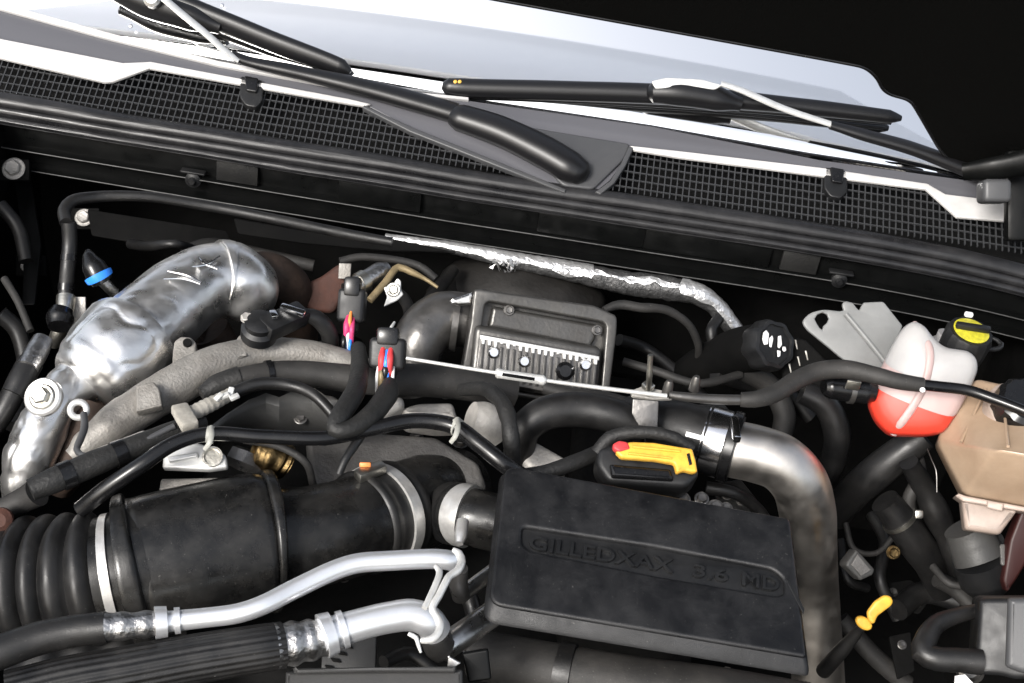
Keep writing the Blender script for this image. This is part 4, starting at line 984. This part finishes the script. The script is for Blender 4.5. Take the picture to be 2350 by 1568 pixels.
band('sleeve_edge', d8, spath(d8, 1036), spath(d8, 1056), .003, 'rubber', du, 48)
tube('clamp_screw', [(1062, 1196, .036, 14), (1060, 1212, .034, 15), (1057, 1232, .032, 15), (1054, 1248, .03, 9)], 'band_steel', du, 16)
pk = at(850, 1082, .022)
box('clamp_screw', pk, (at(890, 1090, .075)-at(845, 1108, .075), UP), (.035, .012, .014), 'zinc', du, .003)
box('paint_dab', pk+Vector((-.006, 0, .008)), (SCR_R, SCR_U), (.012, .005, .005), 'orange', du, .001)
hose('coolant_hose', 'dusty hose stub with ribbed end at the fender side above the bellows', [(-40, 1190, -.02, 26), (20, 1165, -.01, 28), (60, 1145, .0, 30), (85, 1130, .01, 34)], 'rubber_dusty')
rc = thing('copper_fitting', 'small copper coloured fitting peeking at the fender side above the bellows', 'fitting')
lathe('cap', at(5, 1192, .0), NCAM, [(.012, 0), (.012, .005), (.007, .009), (.004, .009)], 'rust_red', rc)
bl2 = thing('lower_bellows', 'ribbed black lower duct partly hidden beneath the two hoses', 'duct')
sweep('ribs', PP([(20, 1560, -.14, 120), (180, 1545, -.14, 120), (420, 1500, -.14, 110)], .003), 'rubber', bl2, 48, prof=lambda s, L, a, p: 1+.05*math.cos(s*180))

# ================================================================== AC LINES
def acline(label, hose_pts, crimp_pts, tube_pts, hr, elbow_pts, ret_pts):
    t = thing('refrigerant_line', label, 'pipe', 'silver refrigerant lines')
    hq = PP(hose_pts, .005); sweep('hose', hq, 'rubber', t, 144 if hr else 40, prof=(lambda s, L, a, p: 1+.022*math.cos(a*22)) if hr else None)
    cq = PP(crimp_pts, .002)
    sweep('crimp', cq, 'alu_crimp', t, 26, prof=lambda s, L, a, p: 1+.05*math.cos(s/L*2*math.pi*3)+.03*nz(p, 80))
    tq = PP(tube_pts, .004); sweep('tube', tq, 'alu_tube', t, 28)
    sweep('elbow', PP(elbow_pts, .004), 'dark_metal', t, 24); sweep('return_pipe', PP(ret_pts, .005), 'steel', t, 24)
    band('ferrule', tq, .002, .012, .004, 'alu_tube', t); band('ferrule', tq, .018, .023, .0025, 'alu_tube', t)
    return t
acline('slim silver refrigerant line with smooth black hose, crossing in front of the intake duct',
       [(-60, 1520, .06, 40), (0, 1497, .065, 40), (80, 1468, .07, 39), (160, 1450, .075, 37), (245, 1440, .08, 36)],
       [(235, 1440, .08, 33), (265, 1438, .08, 33), (300, 1436, .08, 31), (340, 1432, .08, 30), (385, 1428, .08, 27)],
       [(350, 1430, .08, 27), (400, 1425, .08, 24), (470, 1418, .082, 23), (545, 1408, .085, 23), (600, 1390, .088, 23), (680, 1350, .092, 23), (770, 1308, .098, 23), (820, 1293, .10, 23), (900, 1287, .10, 23), (1000, 1283, .10, 23), (1030, 1286, .098, 23), (1046, 1292, .090, 22)], 0, [(1052, 1305, .06, 22), (1052, 1340, .04, 22), (1058, 1368, .02, 21)], [(1056, 1368, .02, 18), (1085, 1346, .02, 18), (1150, 1298, .02, 18)])
acline('stout silver refrigerant line with grooved black hose, curling toward the lettered cover',
       [(20, 1600, .04, 60), (150, 1568, .045, 60), (300, 1540, .05, 58), (450, 1512, .055, 56), (600, 1488, .06, 54), (650, 1480, .06, 52)],
       [(632, 1483, .06, 51), (670, 1477, .06, 50), (710, 1470, .06, 47), (750, 1462, .06, 42)],
       [(735, 1462, .062, 42), (770, 1450, .064, 38), (830, 1432, .068, 36), (890, 1418, .07, 36), (945, 1412, .07, 37), (980, 1424, .066, 37), (1000, 1448, .052, 36)], 1, [(998, 1455, .03, 36), (1008, 1482, .015, 36), (1020, 1492, .01, 33)], [(1014, 1490, .01, 31), (1060, 1458, .01, 31), (1100, 1430, .01, 30), (1170, 1380, .01, 29)])
cl = thing('line_clip', 'bright double wire clip joining the slim and stout silver refrigerant lines', 'clip')
tube('strip', [(1040, 1262, .135, 6), (1053, 1270, .135, 9), (1059, 1290, .135, 10), (1050, 1310, .135, 10), (1032, 1322, .135, 9), (1022, 1338, .135, 9), (1006, 1370, .132, 9), (992, 1396, .13, 9), (1000, 1412, .128, 9), (1010, 1432, .126, 10), (1006, 1454, .124, 10), (990, 1468, .122, 10), (966, 1470, .12, 7)], 'white_steel', cl, 14)
tube('strip', [(1000, 1300, .135, 6), (1009, 1312, .135, 8), (1004, 1332, .134, 8), (990, 1364, .132, 8), (974, 1396, .13, 7)], 'white_steel', cl, 12)
tube('tail', [(938, 1455, .08, 5), (955, 1464, .08, 6), (960, 1480, .075, 5), (966, 1498, .07, 3)], 'white_steel', cl, 8)

# ================================================================== BOTTOM EDGE
fs = thing('fan_shroud', 'dark grey fan shroud edge with flat lip at the front of the bay', 'shroud')
ps = pln(860, 1550, .03, (0, -.75, 1))
slab('panel', ps, [(655, 1540), (1062, 1536), (1066, 1680), (650, 1680)], .02, 'shroud', fs, .004, rad=6)
slab('lip', ps, [(672, 1536), (1048, 1532), (1044, 1546), (860, 1544), (684, 1550)], .010, 'shroud', fs, .003, rad=4, top=.010)
slab('rear_panel', pln(820, 1500, -.06, (0, -.8, 1)), [(740, 1470), (865, 1460), (862, 1560), (735, 1560)], .01, 'shroud', fs, .002)
for k in range(4):
    x, y = 800-k*14, 1478+k*16
    slab('vent_slot', pln(820, 1500, -.06, (0, -.8, 1)), [(x-14, y), (x+6, y+3), (x+12, y+12), (x-8, y+9)], .004, 'deep', fs, .0005, rad=3, top=.0025)
rh = thing('radiator_hose', 'broad dark radiator hose running beneath the front edge of the lettered cover', 'hose')
rq_ = PP([(1090, 1500, -.08, 56), (1180, 1520, -.07, 60), (1300, 1545, -.06, 64), (1450, 1572, -.055, 66), (1650, 1600, -.055, 68), (1850, 1635, -.06, 68)], .006)
sweep('hose', rq_, 'rubber_dusty', rh, 36); band('coupling', rq_, .09, .105, .003, 'rubber', rh, 36)
bkt = thing('small_bracket', 'small bright folded metal tab beside the fan shroud edge', 'bracket')
slab('tab', pln(1040, 1522, .03, NCAM), [(1028, 1505), (1040, 1512), (1058, 1522), (1042, 1534), (1026, 1536)], .004, 'steel', bkt, .001, rad=2)
slab('arm', pln(1095, 1525, .02, NCAM), [(1060, 1500), (1120, 1490), (1128, 1560), (1075, 1568)], .008, 'black_paint', bkt, .002, rad=6)

# ================================================================== RIGHT: RESERVOIRS, CAPS
def loft_tank(name, pl_, pxs, thick, bev, m, parent, rad, top=0): return slab(name, pl_, pxs, thick, m, parent, bev, rad, top, ang=50)
rv = thing('fluid_reservoir', 'translucent white reservoir half filled with red fluid', 'reservoir')
NR = (NCAM*.85+Vector((-.25, -.1, .15))).normalized()
pr = Plane(at(2110, 880, .11), NR)
tank_px = [(2096, 738), (2120, 750), (2138, 775), (2165, 800), (2222, 808), (2240, 825), (2243, 850), (2225, 895), (2196, 950), (2165, 995), (2120, 1002), (2040, 1000), (2008, 968), (1990, 925), (2010, 868), (2048, 790), (2072, 752)]
kk = pr.scale()
to = fillet([pr.px(*p) for p in tank_px], 16*kk, 4)
def pillow(name, pl_, ol_, top, bulge, thick, m_, parent):
    cen = sum((Vector(v_) for v_ in ol_), Vector((0, 0)))/len(ol_); V_, F2 = [], []; n_ = len(ol_)
    lv = [(.94, top-thick), (.985, top-thick+.006), (1.0, top-thick+.014), (1.0, top-bulge-.016), (.985, top-bulge-.008), (.95, top-bulge-.002)]
    for k in range(1, 9):
        s_ = .95*(1-k/8.5); lv.append((s_, top-bulge*(s_/.95)**2.4))
    for s_, h_ in lv: V_ += [pl_.w(cen+(Vector(v_)-cen)*s_, h_) for v_ in ol_]
    for i_ in range(len(lv)-1):
        for k in range(n_): F2.append((i_*n_+k, i_*n_+(k+1) % n_, (i_+1)*n_+(k+1) % n_, (i_+1)*n_+k))
    F2.append(tuple(range(n_))[::-1]); F2.append(tuple(len(V_)-n_+k for k in range(n_)))
    return mobj(name, V_, F2, m_, parent, 60)
full = pillow('tank', pr, to, .034, .010, .08, 'frosted', None)
fluid_z = None
lvl = pr.w(pr.px(2150, 952), .028)
me = full.data; bmu = bmesh.new(); bmu.from_mesh(me); bml = bmu.copy()
ncut = Vector((.10, .12, 1)).normalized()
def cut(bm_, co, no, fill=True):
    r_ = bmesh.ops.bisect_plane(bm_, geom=bm_.verts[:]+bm_.edges[:]+bm_.faces[:], plane_co=co, plane_no=no, clear_outer=True)
    ed = [e for e in r_['geom_cut'] if isinstance(e, bmesh.types.BMEdge)]
    if fill: bmesh.ops.holes_fill(bm_, edges=ed)
bmm = bmu.copy(); lv2 = pr.w(pr.px(2150, 890), .028)
cut(bmu, lv2, -ncut); cut(bmm, lv2, ncut); cut(bmm, lvl, -ncut); cut(bml, lvl, ncut)
mm_ = bpy.data.meshes.new('tank_middle'); bmm.to_mesh(mm_); bmm.free(); finish(mm_, 50); link(bpy.data.objects.new('tank_middle', mm_), 'pink_plastic', rv)
mu = bpy.data.meshes.new('tank'); bmu.to_mesh(mu); ml_ = bpy.data.meshes.new('fluid'); bml.to_mesh(ml_); bmu.free(); bml.free()
bpy.data.objects.remove(full)
finish(mu, 50); finish(ml_, 50)
tk = link(bpy.data.objects.new('tank', mu), 'frosted', rv); link(bpy.data.objects.new('fluid', ml_), 'red_fluid', rv)
q = [(pr.w(pr.px(x, y), h), rw(r, pr.o)) for x, y, h, r in ((2098, 742, .006, 7), (2118, 770, .020, 9), (2130, 815, .0315, 10), (2126, 860, .0335, 10), (2112, 900, .0335, 10), (2090, 940, .0310, 10), (2066, 974, .0265, 10), (2050, 998, .010, 8))]
sweep('seam_rib', Path(q, .005), 'pink_plastic', rv, 12, flat=(.6, 1))
lathe('neck', at(2185, 815, .12), Vector((.15, .2, 1)), [(.030, -.01), (.030, .010), (.026, .014), (.026, .022)], 'frosted', rv, 28)
cap = None
ca_ = Vector((.05, -.15, 1)).normalized(); co_ = at(2208, 800, .145)
cap = lathe('cap', co_, ca_, [(rw(50, co_), -.012), (rw(52, co_), .0), (rw(53, co_), .022), (rw(49, co_), .027), (rw(44, co_), .027)], 'black_plastic', rv, 40, lambda a, h: 1+.03*math.cos(a*14)); cap.name = 'cap'
lab_ = lathe('label', co_+ca_*.0275, ca_, [(rw(41, co_), 0), (rw(41, co_), .001), (rw(38, co_), .0015)], 'yellow_cap', cap, 36)
box('grip_bar', co_+ca_*.033, (at(2240, 800, .17)-at(2175, 790, .17), ca_), (rw(78, co_), .008, .007), 'black_plastic', cap, .002)
box('glint_tab', co_+ca_*.03+Vector((0, .026, .004)), (Vector((1, 0, 0)), Vector((0, 1, 0))), (.010, .006, .006), 'white_mark', cap, .002)
tube('tether', [(2240, 800, .15, 6), (2275, 775, .15, 4), (2298, 790, .148, 6), (2292, 800, .146, 6), (2250, 802, .145, 5)], 'black_plastic', cap, 8)
fg = thing('reservoir_bracket', 'frosted plastic bracket flange with keyhole beside the reservoir with red fluid', 'bracket')
pfl = Plane(at(1950, 770, .10), (NCAM*.8+Vector((-.1, -.2, .3))).normalized())
hole = [pfl.px(1886+17*math.cos(a), 734+15*math.sin(a)) for a in [2*math.pi*k/14 for k in range(14)]]
hole = [pfl.px(*p) for p in ((1870, 732), (1876, 722), (1888, 717), (1898, 722), (1902, 732), (1898, 741), (1890, 748), (1887, 757), (1881, 752), (1876, 744))]
slab('flange', pfl, [(1840, 738), (1858, 718), (1890, 710), (1928, 714), (1936, 712), (1932, 698), (1940, 690), (1958, 695), (1966, 706), (1972, 712), (1982, 694), (2028, 692), (2072, 748), (2052, 800), (2020, 880), (1990, 858), (1930, 822), (1902, 798), (1850, 756)], .006, 'frosted_flange', fg, .002, rad=[10, 14, 10, 2, 2, 6, 6, 4, 3, 2, 4, 6, 4, 4, 4, 4, 10, 10, 10], holes=[hole])
q = [(pfl.w(pfl.px(x, y), .001), .0035) for x, y in ((1940, 722), (1980, 770), (2040, 845))]
sweep('fold', Path(q, .006), 'frosted_flange', fg, 10, flat=(1, .7))

bf = thing('brake_reservoir', 'aged beige brake fluid reservoir with ribbed upper half and small lower box', 'reservoir')
NBk = (NCAM*.8+Vector((-.3, -.15, .25))).normalized()
pk_ = Plane(at(2260, 1040, .07), NBk)
def pkv(x, y, h): return pk_.w(pk_.px(x, y), h)
def poly_tank(name, top, back, faces, m_, bev):
    vs4 = [pkv(*t_) for t_ in top]; nb = len(vs4)
    me_ = bpy.data.meshes.new(name); bm_ = bmesh.new(); bv = [bm_.verts.new(v_) for v_ in vs4]
    for f in faces: bm_.faces.new([bv[k] for k in f])
    loop = [bv[k] for k in back]; low = [bm_.verts.new(v_.co-pk_.n*(.07+(v_.co-pk_.o).dot(pk_.n))) for v_ in loop]
    for k in range(len(loop)):
        k2 = (k+1) % len(loop); bm_.faces.new((loop[k], loop[k2], low[k2], low[k]))
    bm_.faces.new(low[::-1])
    bmesh.ops.recalc_face_normals(bm_, faces=bm_.faces)
    bmesh.ops.bevel(bm_, geom=list(bm_.edges), offset=bev, segments=3, affect='EDGES', profile=.5)
    bm_.to_mesh(me_); bm_.free(); finish(me_, 50); return link(bpy.data.objects.new(name, me_), m_, bf)
poly_tank('upper', [(2240, 868, .0), (2332, 888, .0), (2440, 910, .0), (2440, 1078, .095), (2272, 1046, .095), (2150, 1014, .0), (2184, 925, .0), (2212, 1138, .012), (2440, 1182, .012)],
          [0, 1, 2, 3, 8, 7, 5, 6], [(0, 1, 2, 3, 4, 5, 6), (4, 3, 8, 7), (5, 4, 7)], 'beige_tank', .006)
loft_tank('lower', pk_, [(2206, 1142), (2338, 1168), (2294, 1228), (2214, 1216)], .06, .006, 'beige_low', bf, 8, .004)
slab('rim', pk_, [(2198, 1134), (2214, 1140), (2440, 1182), (2440, 1192), (2208, 1153), (2190, 1140)], .06, 'beige_low', bf, .002, rad=2, top=.019)
for k in range(4):
    x = 2268+k*28
    q = [(pkv(x+20, 1078+k*5, .066), .0025), (pkv(x+4, 1120+k*5, .030), .0025)]
    sweep('rib', Path(q, .005), 'beige_tank', bf, 8)
for (x0, y0, h0, x1, y1, h1) in ((2262, 892, .002, 2200, 1022, .040), (2300, 900, .002, 2296, 1040, .090), (2350, 912, .002, 2372, 1058, .090)):
    sweep('moulding_line', Path([(pkv(x0, y0, h0), .0016), (pkv(x1, y1, h1), .0018)], .006), 'beige_tank', bf, 8)
lathe('collar', pk_.w(pk_.px(2335, 950), .012), Vector((.1, -.35, 1)), [(.038, -.01), (.038, .004), (.034, .006)], 'beige_low', bf, 32)
slab('flow_tab', pk_, [(2262, 1150), (2300, 1158), (2296, 1176), (2260, 1168)], .006, 'beige_low', bf, .002, rad=4, top=.024)
bcp = bf
o_ = pk_.w(pk_.px(2335, 950), .02)
lathe('cap', o_, Vector((.1, -.35, 1)), [(.030, -.01), (.033, .0), (.033, .018), (.028, .023), (.02, .023)], 'black_gloss', bcp, 32, lambda a, h: 1+.035*math.cos(a*12))

fn = thing('filler_neck', 'dark filler neck ending in a black octagonal cap with white symbols', 'filler neck')
na = (Vector((.42, -.62, .62))).normalized(); oc_p = at(1772, 792, .06)
oc = lathe('cap', oc_p, na, [(rw(50, oc_p), -.028), (rw(58, oc_p), -.02), (rw(58, oc_p), .0), (rw(54, oc_p), .006), (rw(46, oc_p), .007), (rw(44, oc_p), .004)], 'black_plastic', fn, 48, lambda a, h: 1+.045*math.cos(a*8))
pcap = Plane(oc_p+na*.007, na)
for poly in ([(1752, 764), (1758, 758), (1764, 766), (1762, 790), (1754, 792), (1750, 780)], [(1766, 776), (1772, 770), (1774, 778), (1770, 798), (1766, 796)],
             [(1786, 772), (1792, 770), (1794, 792), (1788, 800), (1785, 796)], [(1784, 804), (1791, 806), (1790, 818), (1785, 820)], [(1796, 796), (1802, 796), (1804, 804), (1800, 808), (1796, 804)]):
    slab('symbol', pcap, poly, .0016, 'white_mark', oc, .0003, rad=2, top=.0008)
q = oc_p-na*.02
sweep('neck', Path([(q, .030), (q-na*.05, .030), (q-na*.11+Vector((-.01, 0, -.02)), .026), (q-na*.16+Vector((-.03, 0, -.08)), .026)], .006), 'firewall', fn, 24)
dr = thing('drip_cover', 'dark perforated cover with light slots between the black cap and the frosted bracket', 'cover')
pdr = pln(1840, 840, .03, NCAM)
slab('plate', pdr, [(1790, 770), (1850, 780), (1930, 860), (1900, 900), (1800, 900)], .01, 'deep', dr, .003, rad=10)
for x, y in ((1826, 790), (1832, 828), (1812, 845), (1822, 872), (1850, 815), (1860, 850), (1803, 800), (1838, 860)):
    slab('slot_edge', pdr, [(x-3, y-10), (x+1, y-10), (x+5, y+12), (x+2, y+12)], .003, 'zinc', dr, .0004, top=.0015)

# hoses on the right
hose('radiator_hose', 'thick black hose slanting down from the white reservoir toward the steel pipe', [(2120, 1000, .02, 34), (2080, 1030, .0, 38), (2010, 1085, -.04, 40), (1950, 1140, -.09, 38), (1912, 1190, -.13, 34)], seg=24)
hose('heater_hose', 'dark hose curving down behind the steel pipe bend', [(1840, 900, .02, 26), (1895, 930, .01, 30), (1920, 990, -.02, 31), (1915, 1050, -.06, 30), (1890, 1110, -.10, 28)], seg=20)
hh = thing('heater_hose', 'black hose with wire spring clamp below the slanting thick hose', 'hose')
hq = PP([(2030, 1150, -.06, 34), (2062, 1190, -.08, 38), (2100, 1245, -.11, 40), (2140, 1300, -.15, 38), (2160, 1350, -.19, 36)], .005)
sweep('hose', hq, 'rubber', hh, 24); band('spring_clamp', hq, .030, .035, .0022, 'zinc', hh, 28)
box('clamp_ear', at(2108, 1180, -.03), (SCR_R, SCR_U), (.010, .010, .008), 'zinc', hh, .002)
hose('steering_shaft_boot', 'long dark conduit running down past the beige lower box', [(2085, 1060, .0, 22), (2120, 1120, -.04, 26), (2150, 1180, -.07, 32), (2175, 1240, -.10, 24), (2195, 1300, -.13, 23), (2215, 1370, -.17, 22)], 'rubber', 'conduit', seg=18)
hose('wire', 'short bright wire dangling beside the beige reservoir', [(2128, 1030, .03, 1.2), (2140, 1060, .025, 1.3), (2148, 1080, .02, 1.5), (2150, 1130, .0, 1.2)], 'dark_metal', 'wire', seg=6)
mt_ = thing('pump_motor', 'grey cylindrical pump motor with dark end beneath the beige reservoir', 'pump')
mp_ = PP([(2215, 1210, -.03, 50), (2232, 1245, -.045, 56), (2248, 1285, -.06, 58)], .004)
sweep('body', mp_, 'plate_dark', mt_, 32)
sweep('end_bell', PP([(2246, 1282, -.06, 60), (2262, 1330, -.085, 60), (2268, 1350, -.095, 46), (2270, 1358, -.1, 30)], .004), 'black_plastic', mt_, 32)
rdp = thing('red_bracket', 'dark red painted strut at the fender side under the beige reservoir', 'strut')
slab('strut', pln(2330, 1250, -.02, NCAM), [(2400, 1130), (2345, 1170), (2318, 1240), (2302, 1335), (2312, 1362), (2335, 1330), (2400, 1220)], .02, 'dark_red', rdp, .004, rad=8)
tg = thing('wire_connector', 'loose grey connector block in the dark gap beside the steel pipe', 'connector')
ptg = pln(1975, 1298, -.05, (NCAM+Vector((.2, -.2, .3))))
slab('block', ptg, [(1966, 1262), (1980, 1275), (2009, 1308), (2004, 1320), (1976, 1333), (1942, 1300), (1944, 1290)], .022, 'plate_dark', tg, .003, rad=3)
slab('face', ptg, [(1967, 1272), (1998, 1308), (1976, 1322), (1952, 1296)], .004, 'cast_dark', tg, .001, top=.002)
bn = thing('banjo_bolt', 'small brass coloured bolt head in the dark behind the loose grey connector', 'bolt')
q = at(2050, 1268, -.1); hexbolt(bn, q, NCAM, rw(15, q), 'brass')

ds = thing('oil_dipstick', 'yellow oil dipstick handle loop in the dark gap beside the steel pipe', 'dipstick')
pd = pln(2005, 1405, -.06, NCAM)
oval = lambda cx, cy, a_, b2, t0: [pd.px(cx+a_*math.cos(t)*math.cos(t0)-b2*math.sin(t)*math.sin(t0), cy+a_*math.cos(t)*math.sin(t0)+b2*math.sin(t)*math.cos(t0)) for t in [2*math.pi*k/18 for k in range(18)]]
slab2('flange', pd, [oval(1982, 1430, 21, 14, R(35))], .004, .008, .003, 'yellow', ds, 60)
slab('loop', pd, [(1988, 1418), (1986, 1402), (2004, 1378), (2026, 1364), (2040, 1366), (2047, 1378), (2042, 1388), (2010, 1412), (2004, 1428), (1996, 1430)], .007, 'yellow', ds, .003, rad=6, top=.008)
tube('tube', [(1978, 1438, -.095, 10), (1960, 1460, -.115, 14), (1925, 1500, -.15, 18), (1890, 1540, -.2, 18)], 'rubber', ds, 14)

fb = thing('fuse_box', 'grey fuse box corner with dark side face at the fender side', 'box')
pfb = pln(2300, 1480, .02, (NCAM*.8+Vector((-.25, -.1, .2))))
slab('lid', pfb, [(2248, 1378), (2262, 1372), (2500, 1372), (2500, 1560), (2330, 1560), (2300, 1552), (2236, 1548), (2244, 1440)], .08, 'black_plastic', fb, .006, rad=8)
slab('lid_panel', pfb, [(2312, 1372), (2500, 1368), (2500, 1545), (2345, 1545), (2306, 1530)], .02, 'grey_plastic', fb, .006, rad=8, top=.008)
hd = thing('grab_handle', 'chunky black loop handle attached beside the grey fuse box', 'handle')
tube('loop', [(2250, 1400, .01, 16), (2200, 1412, .01, 18), (2150, 1432, .005, 22), (2124, 1470, .0, 26), (2118, 1498, -.005, 28), (2150, 1512, -.005, 28), (2200, 1515, -.002, 28), (2252, 1520, .0, 30)], 'rubber', hd, 20)
nt_ = thing('paper_tag', 'small white tag and grey pipe end below the loop handle', 'tag')
slab('tag', pln(2210, 1560, -.06, NCAM), [(2192, 1552), (2215, 1548), (2240, 1575), (2190, 1590)], .002, 'white_mark', nt_, .0004)
lathe('pipe_end', at(2222, 1535, -.08), NCAM, [(.014, 0), (.014, .012), (.010, .014), (.008, .008)], 'dark_metal', nt_, 20)

# ---- dark clutter in the gaps: hoses and looms in shadow
cl_spots = [
    ([(2000, 1180, -.15, 14), (2030, 1240, -.16, 14), (2020, 1330, -.18, 14), (2060, 1420, -.22, 14)], 'thin shadowed hose deep below the wire clamped hose'),
    ([(2060, 1400, -.2, 26), (2120, 1360, -.2, 26), (2200, 1380, -.2, 24)], 'shadowed pipe deep behind the loop handle'),
    ([(1930, 1240, -.18, 10), (1945, 1330, -.2, 10), (1990, 1350, -.22, 10)], 'thin shadowed wire run behind the loose grey connector'),
    ([(1640, 860, -.02, 16), (1700, 880, -.04, 18), (1790, 890, -.05, 18), (1860, 960, -.08, 18)], 'shadowed hose behind the black filler cap'),
    ([(1420, 780, -.03, 14), (1480, 800, -.05, 14), (1560, 860, -.06, 14), (1650, 950, -.06, 14)], 'shadowed loom right of the actuator box'),
    ([(0, 720, -.02, 20), (40, 760, -.04, 20), (60, 860, -.08, 20), (30, 980, -.1, 20)], 'shadowed hose against the inner fender by the tilted coupling'),
    ([(700, 1180, -.1, 16), (740, 1120, -.06, 16), (760, 1060, -.04, 14), (740, 1010, -.02, 14)], 'shadowed hose rising behind the resonator'),
    ([(1040, 1300, -.03, 18), (1080, 1380, -.06, 20), (1100, 1470, -.08, 20)], 'shadowed hose behind the bright double wire clip'),
    ([(880, 1520, -.05, 16), (940, 1500, -.06, 16), (1000, 1540, -.07, 16)], 'shadowed pipe just above the fan shroud lip'),
    ([(1620, 1120, .0, 16), (1680, 1130, .0, 14), (1740, 1170, -.03, 14), (1780, 1230, -.06, 14)], 'shadowed loom between the boot and the lettered cover'),
    ([(300, 560, .0, 12), (340, 565, .02, 12), (400, 560, .04, 10), (440, 570, .02, 10)], 'shadowed cable above the heat shield'),
    ([(0, 470, .02, 16), (40, 520, .0, 16), (60, 600, -.03, 16)], 'shadowed strut by the pale bolt under the beam end')]
for pts, lab in cl_spots: hose('shadowed_hose', lab, pts, 'rubber', 'hose', 'hoses in the dark gaps', 14, prof=lambda s, L, a, p: 1+.05*nz(p, 40))

def bracket(label, pts, z, m_, bolts=(), n_=None, th=.004):
    t = thing('small_bracket', label, 'bracket', 'brackets in the dark gaps')
    pl_ = pln(pts[0][0], pts[0][1], z, n_ or (NCAM*.7+UP*.5))
    slab('plate', pl_, pts, th, m_, t, .0012, rad=6)
    for x, y, r in bolts: hexbolt(t, pl_.w(pl_.px(x, y), 0), pl_.n, rw(r, pl_.o), 'dark_metal')
bracket('dim bracket with two bolts below the wire clamped hose', [(2020, 1340), (2090, 1330), (2140, 1370), (2110, 1410), (2030, 1390)], -.2, 'firewall', ((2050, 1360, 10), (2105, 1385, 9)))
bracket('dim upright strut near the pale bolt under the beam end', [(30, 400), (70, 405), (95, 560), (80, 700), (50, 700), (55, 560)], .0, 'black_paint', ())
bracket('dim shelf plate on the firewall above the heat shield', [(200, 480), (520, 530), (540, 580), (330, 560), (210, 540)], -.01, 'firewall', ())
bracket('dim bracket beside the dipstick tube', [(2040, 1460), (2090, 1450), (2100, 1540), (2060, 1560)], -.22, 'firewall', ((2070, 1480, 10),))
bracket('dim ribbed bracket between the boot and the lettered cover, bolted twice', [(1630, 1110), (1700, 1100), (1740, 1150), (1720, 1180), (1650, 1160)], -.02, 'plate_black', ((1668, 1135, 12), (1700, 1150, 10)))
bracket('dim bracket under the humped line near the upright stud', [(1560, 930), (1660, 925), (1690, 960), (1600, 960)], .04, 'plate_black', ((1590, 942, 9), (1650, 945, 9)))
bracket('dim bracket below the beige lower box', [(2205, 1225), (2240, 1205), (2300, 1225), (2330, 1290), (2290, 1300)], -.06, 'plate_dark', ((2310, 1268, 14),))
bracket('grey clip on the fender side beside the dark red strut', [(2295, 1248), (2322, 1250), (2320, 1300), (2298, 1296)], -.03, 'cast_dark', ())
more = [
    ([(1940, 1200, -.12, 7), (1960, 1260, -.14, 7), (2010, 1270, -.14, 7), (2060, 1220, -.12, 7)], 'thin wire looping over the loose grey connector'),
    ([(2095, 1020, .0, 16), (2110, 1090, -.03, 16), (2085, 1150, -.06, 16), (2100, 1200, -.09, 16)], 'thin hose hanging beneath the reservoir with red fluid'),
    ([(2140, 1300, -.1, 9), (2180, 1340, -.1, 9), (2250, 1350, -.1, 9), (2300, 1390, -.1, 9)], 'thin wire passing under the grey pump motor'),
    ([(2150, 1330, -.12, 18), (2190, 1350, -.13, 20), (2230, 1390, -.14, 18)], 'short hose stub between the pump motor and the loop handle'),
    ([(1930, 1420, -.22, 20), (2000, 1500, -.25, 22), (2080, 1570, -.28, 22)], 'low hose deep behind the dipstick tube'),
    ([(420, 575, .0, 12), (480, 560, .0, 14), (560, 575, -.02, 14), (720, 610, -.03, 14)], 'cable behind the crest of the heat shield'),
    ([(10, 640, .03, 9), (40, 690, .02, 9), (70, 760, .0, 9)], 'thin cable beside the tilted silver coupling'),
    ([(1430, 830, .0, 10), (1500, 850, .0, 10), (1600, 880, .0, 10), (1700, 860, .0, 10)], 'thin cable behind the upright stud'),
    ([(1700, 850, .0, 24), (1760, 880, -.02, 26), (1800, 950, -.05, 26), (1790, 1010, -.08, 24)], 'hose descending behind the steel pipe from the filler neck'),
    ([(870, 640, .0, 12), (930, 690, .0, 14), (940, 740, .0, 14), (920, 790, .02, 12)], 'cable between the silver cylinder sensor and the dark elbow'),
    ([(1100, 930, .03, 10), (1140, 960, .035, 10), (1150, 1010, .03, 10)], 'thin cable beside the rounded cast boss'),
    ([(560, 1010, .05, 9), (640, 1025, .05, 9), (700, 1060, .04, 9), (720, 1120, .0, 9)], 'thin cable crossing behind the brass coloured fitting'),
    ([(1250, 890, .05, 16), (1300, 905, .05, 18), (1380, 915, .05, 18), (1450, 930, .05, 16)], 'hose under the linkage rod in front of the actuator box'),
    ([(780, 600, .04, 9), (830, 590, .045, 9), (960, 610, .04, 9), (1000, 640, .03, 9)], 'thin cable behind the tan steel rod')]
for pts, lab in more: hose('shadowed_hose', lab, pts, 'rubber_dusty', 'hose', 'hoses in the dark gaps', 12, prof=lambda s, L, a, p: 1+.05*nz(p, 40))

# ------------------------------------------------------------------ place every empty at the base of its thing
bpy.context.view_layer.update()
for t in THINGS:
    cs = [Vector(c_) for ch in t.children_recursive if ch.type == 'MESH' for c_ in ch.bound_box]
    if not cs: continue
    lo_ = Vector((min(c_[i] for c_ in cs) for i in range(3))); hi_ = Vector((max(c_[i] for c_ in cs) for i in range(3)))
    base = Vector(((lo_.x+hi_.x)/2, (lo_.y+hi_.y)/2, lo_.z)); t.location = base
    for ch in t.children: ch.matrix_parent_inverse = Matrix.Translation(-base)
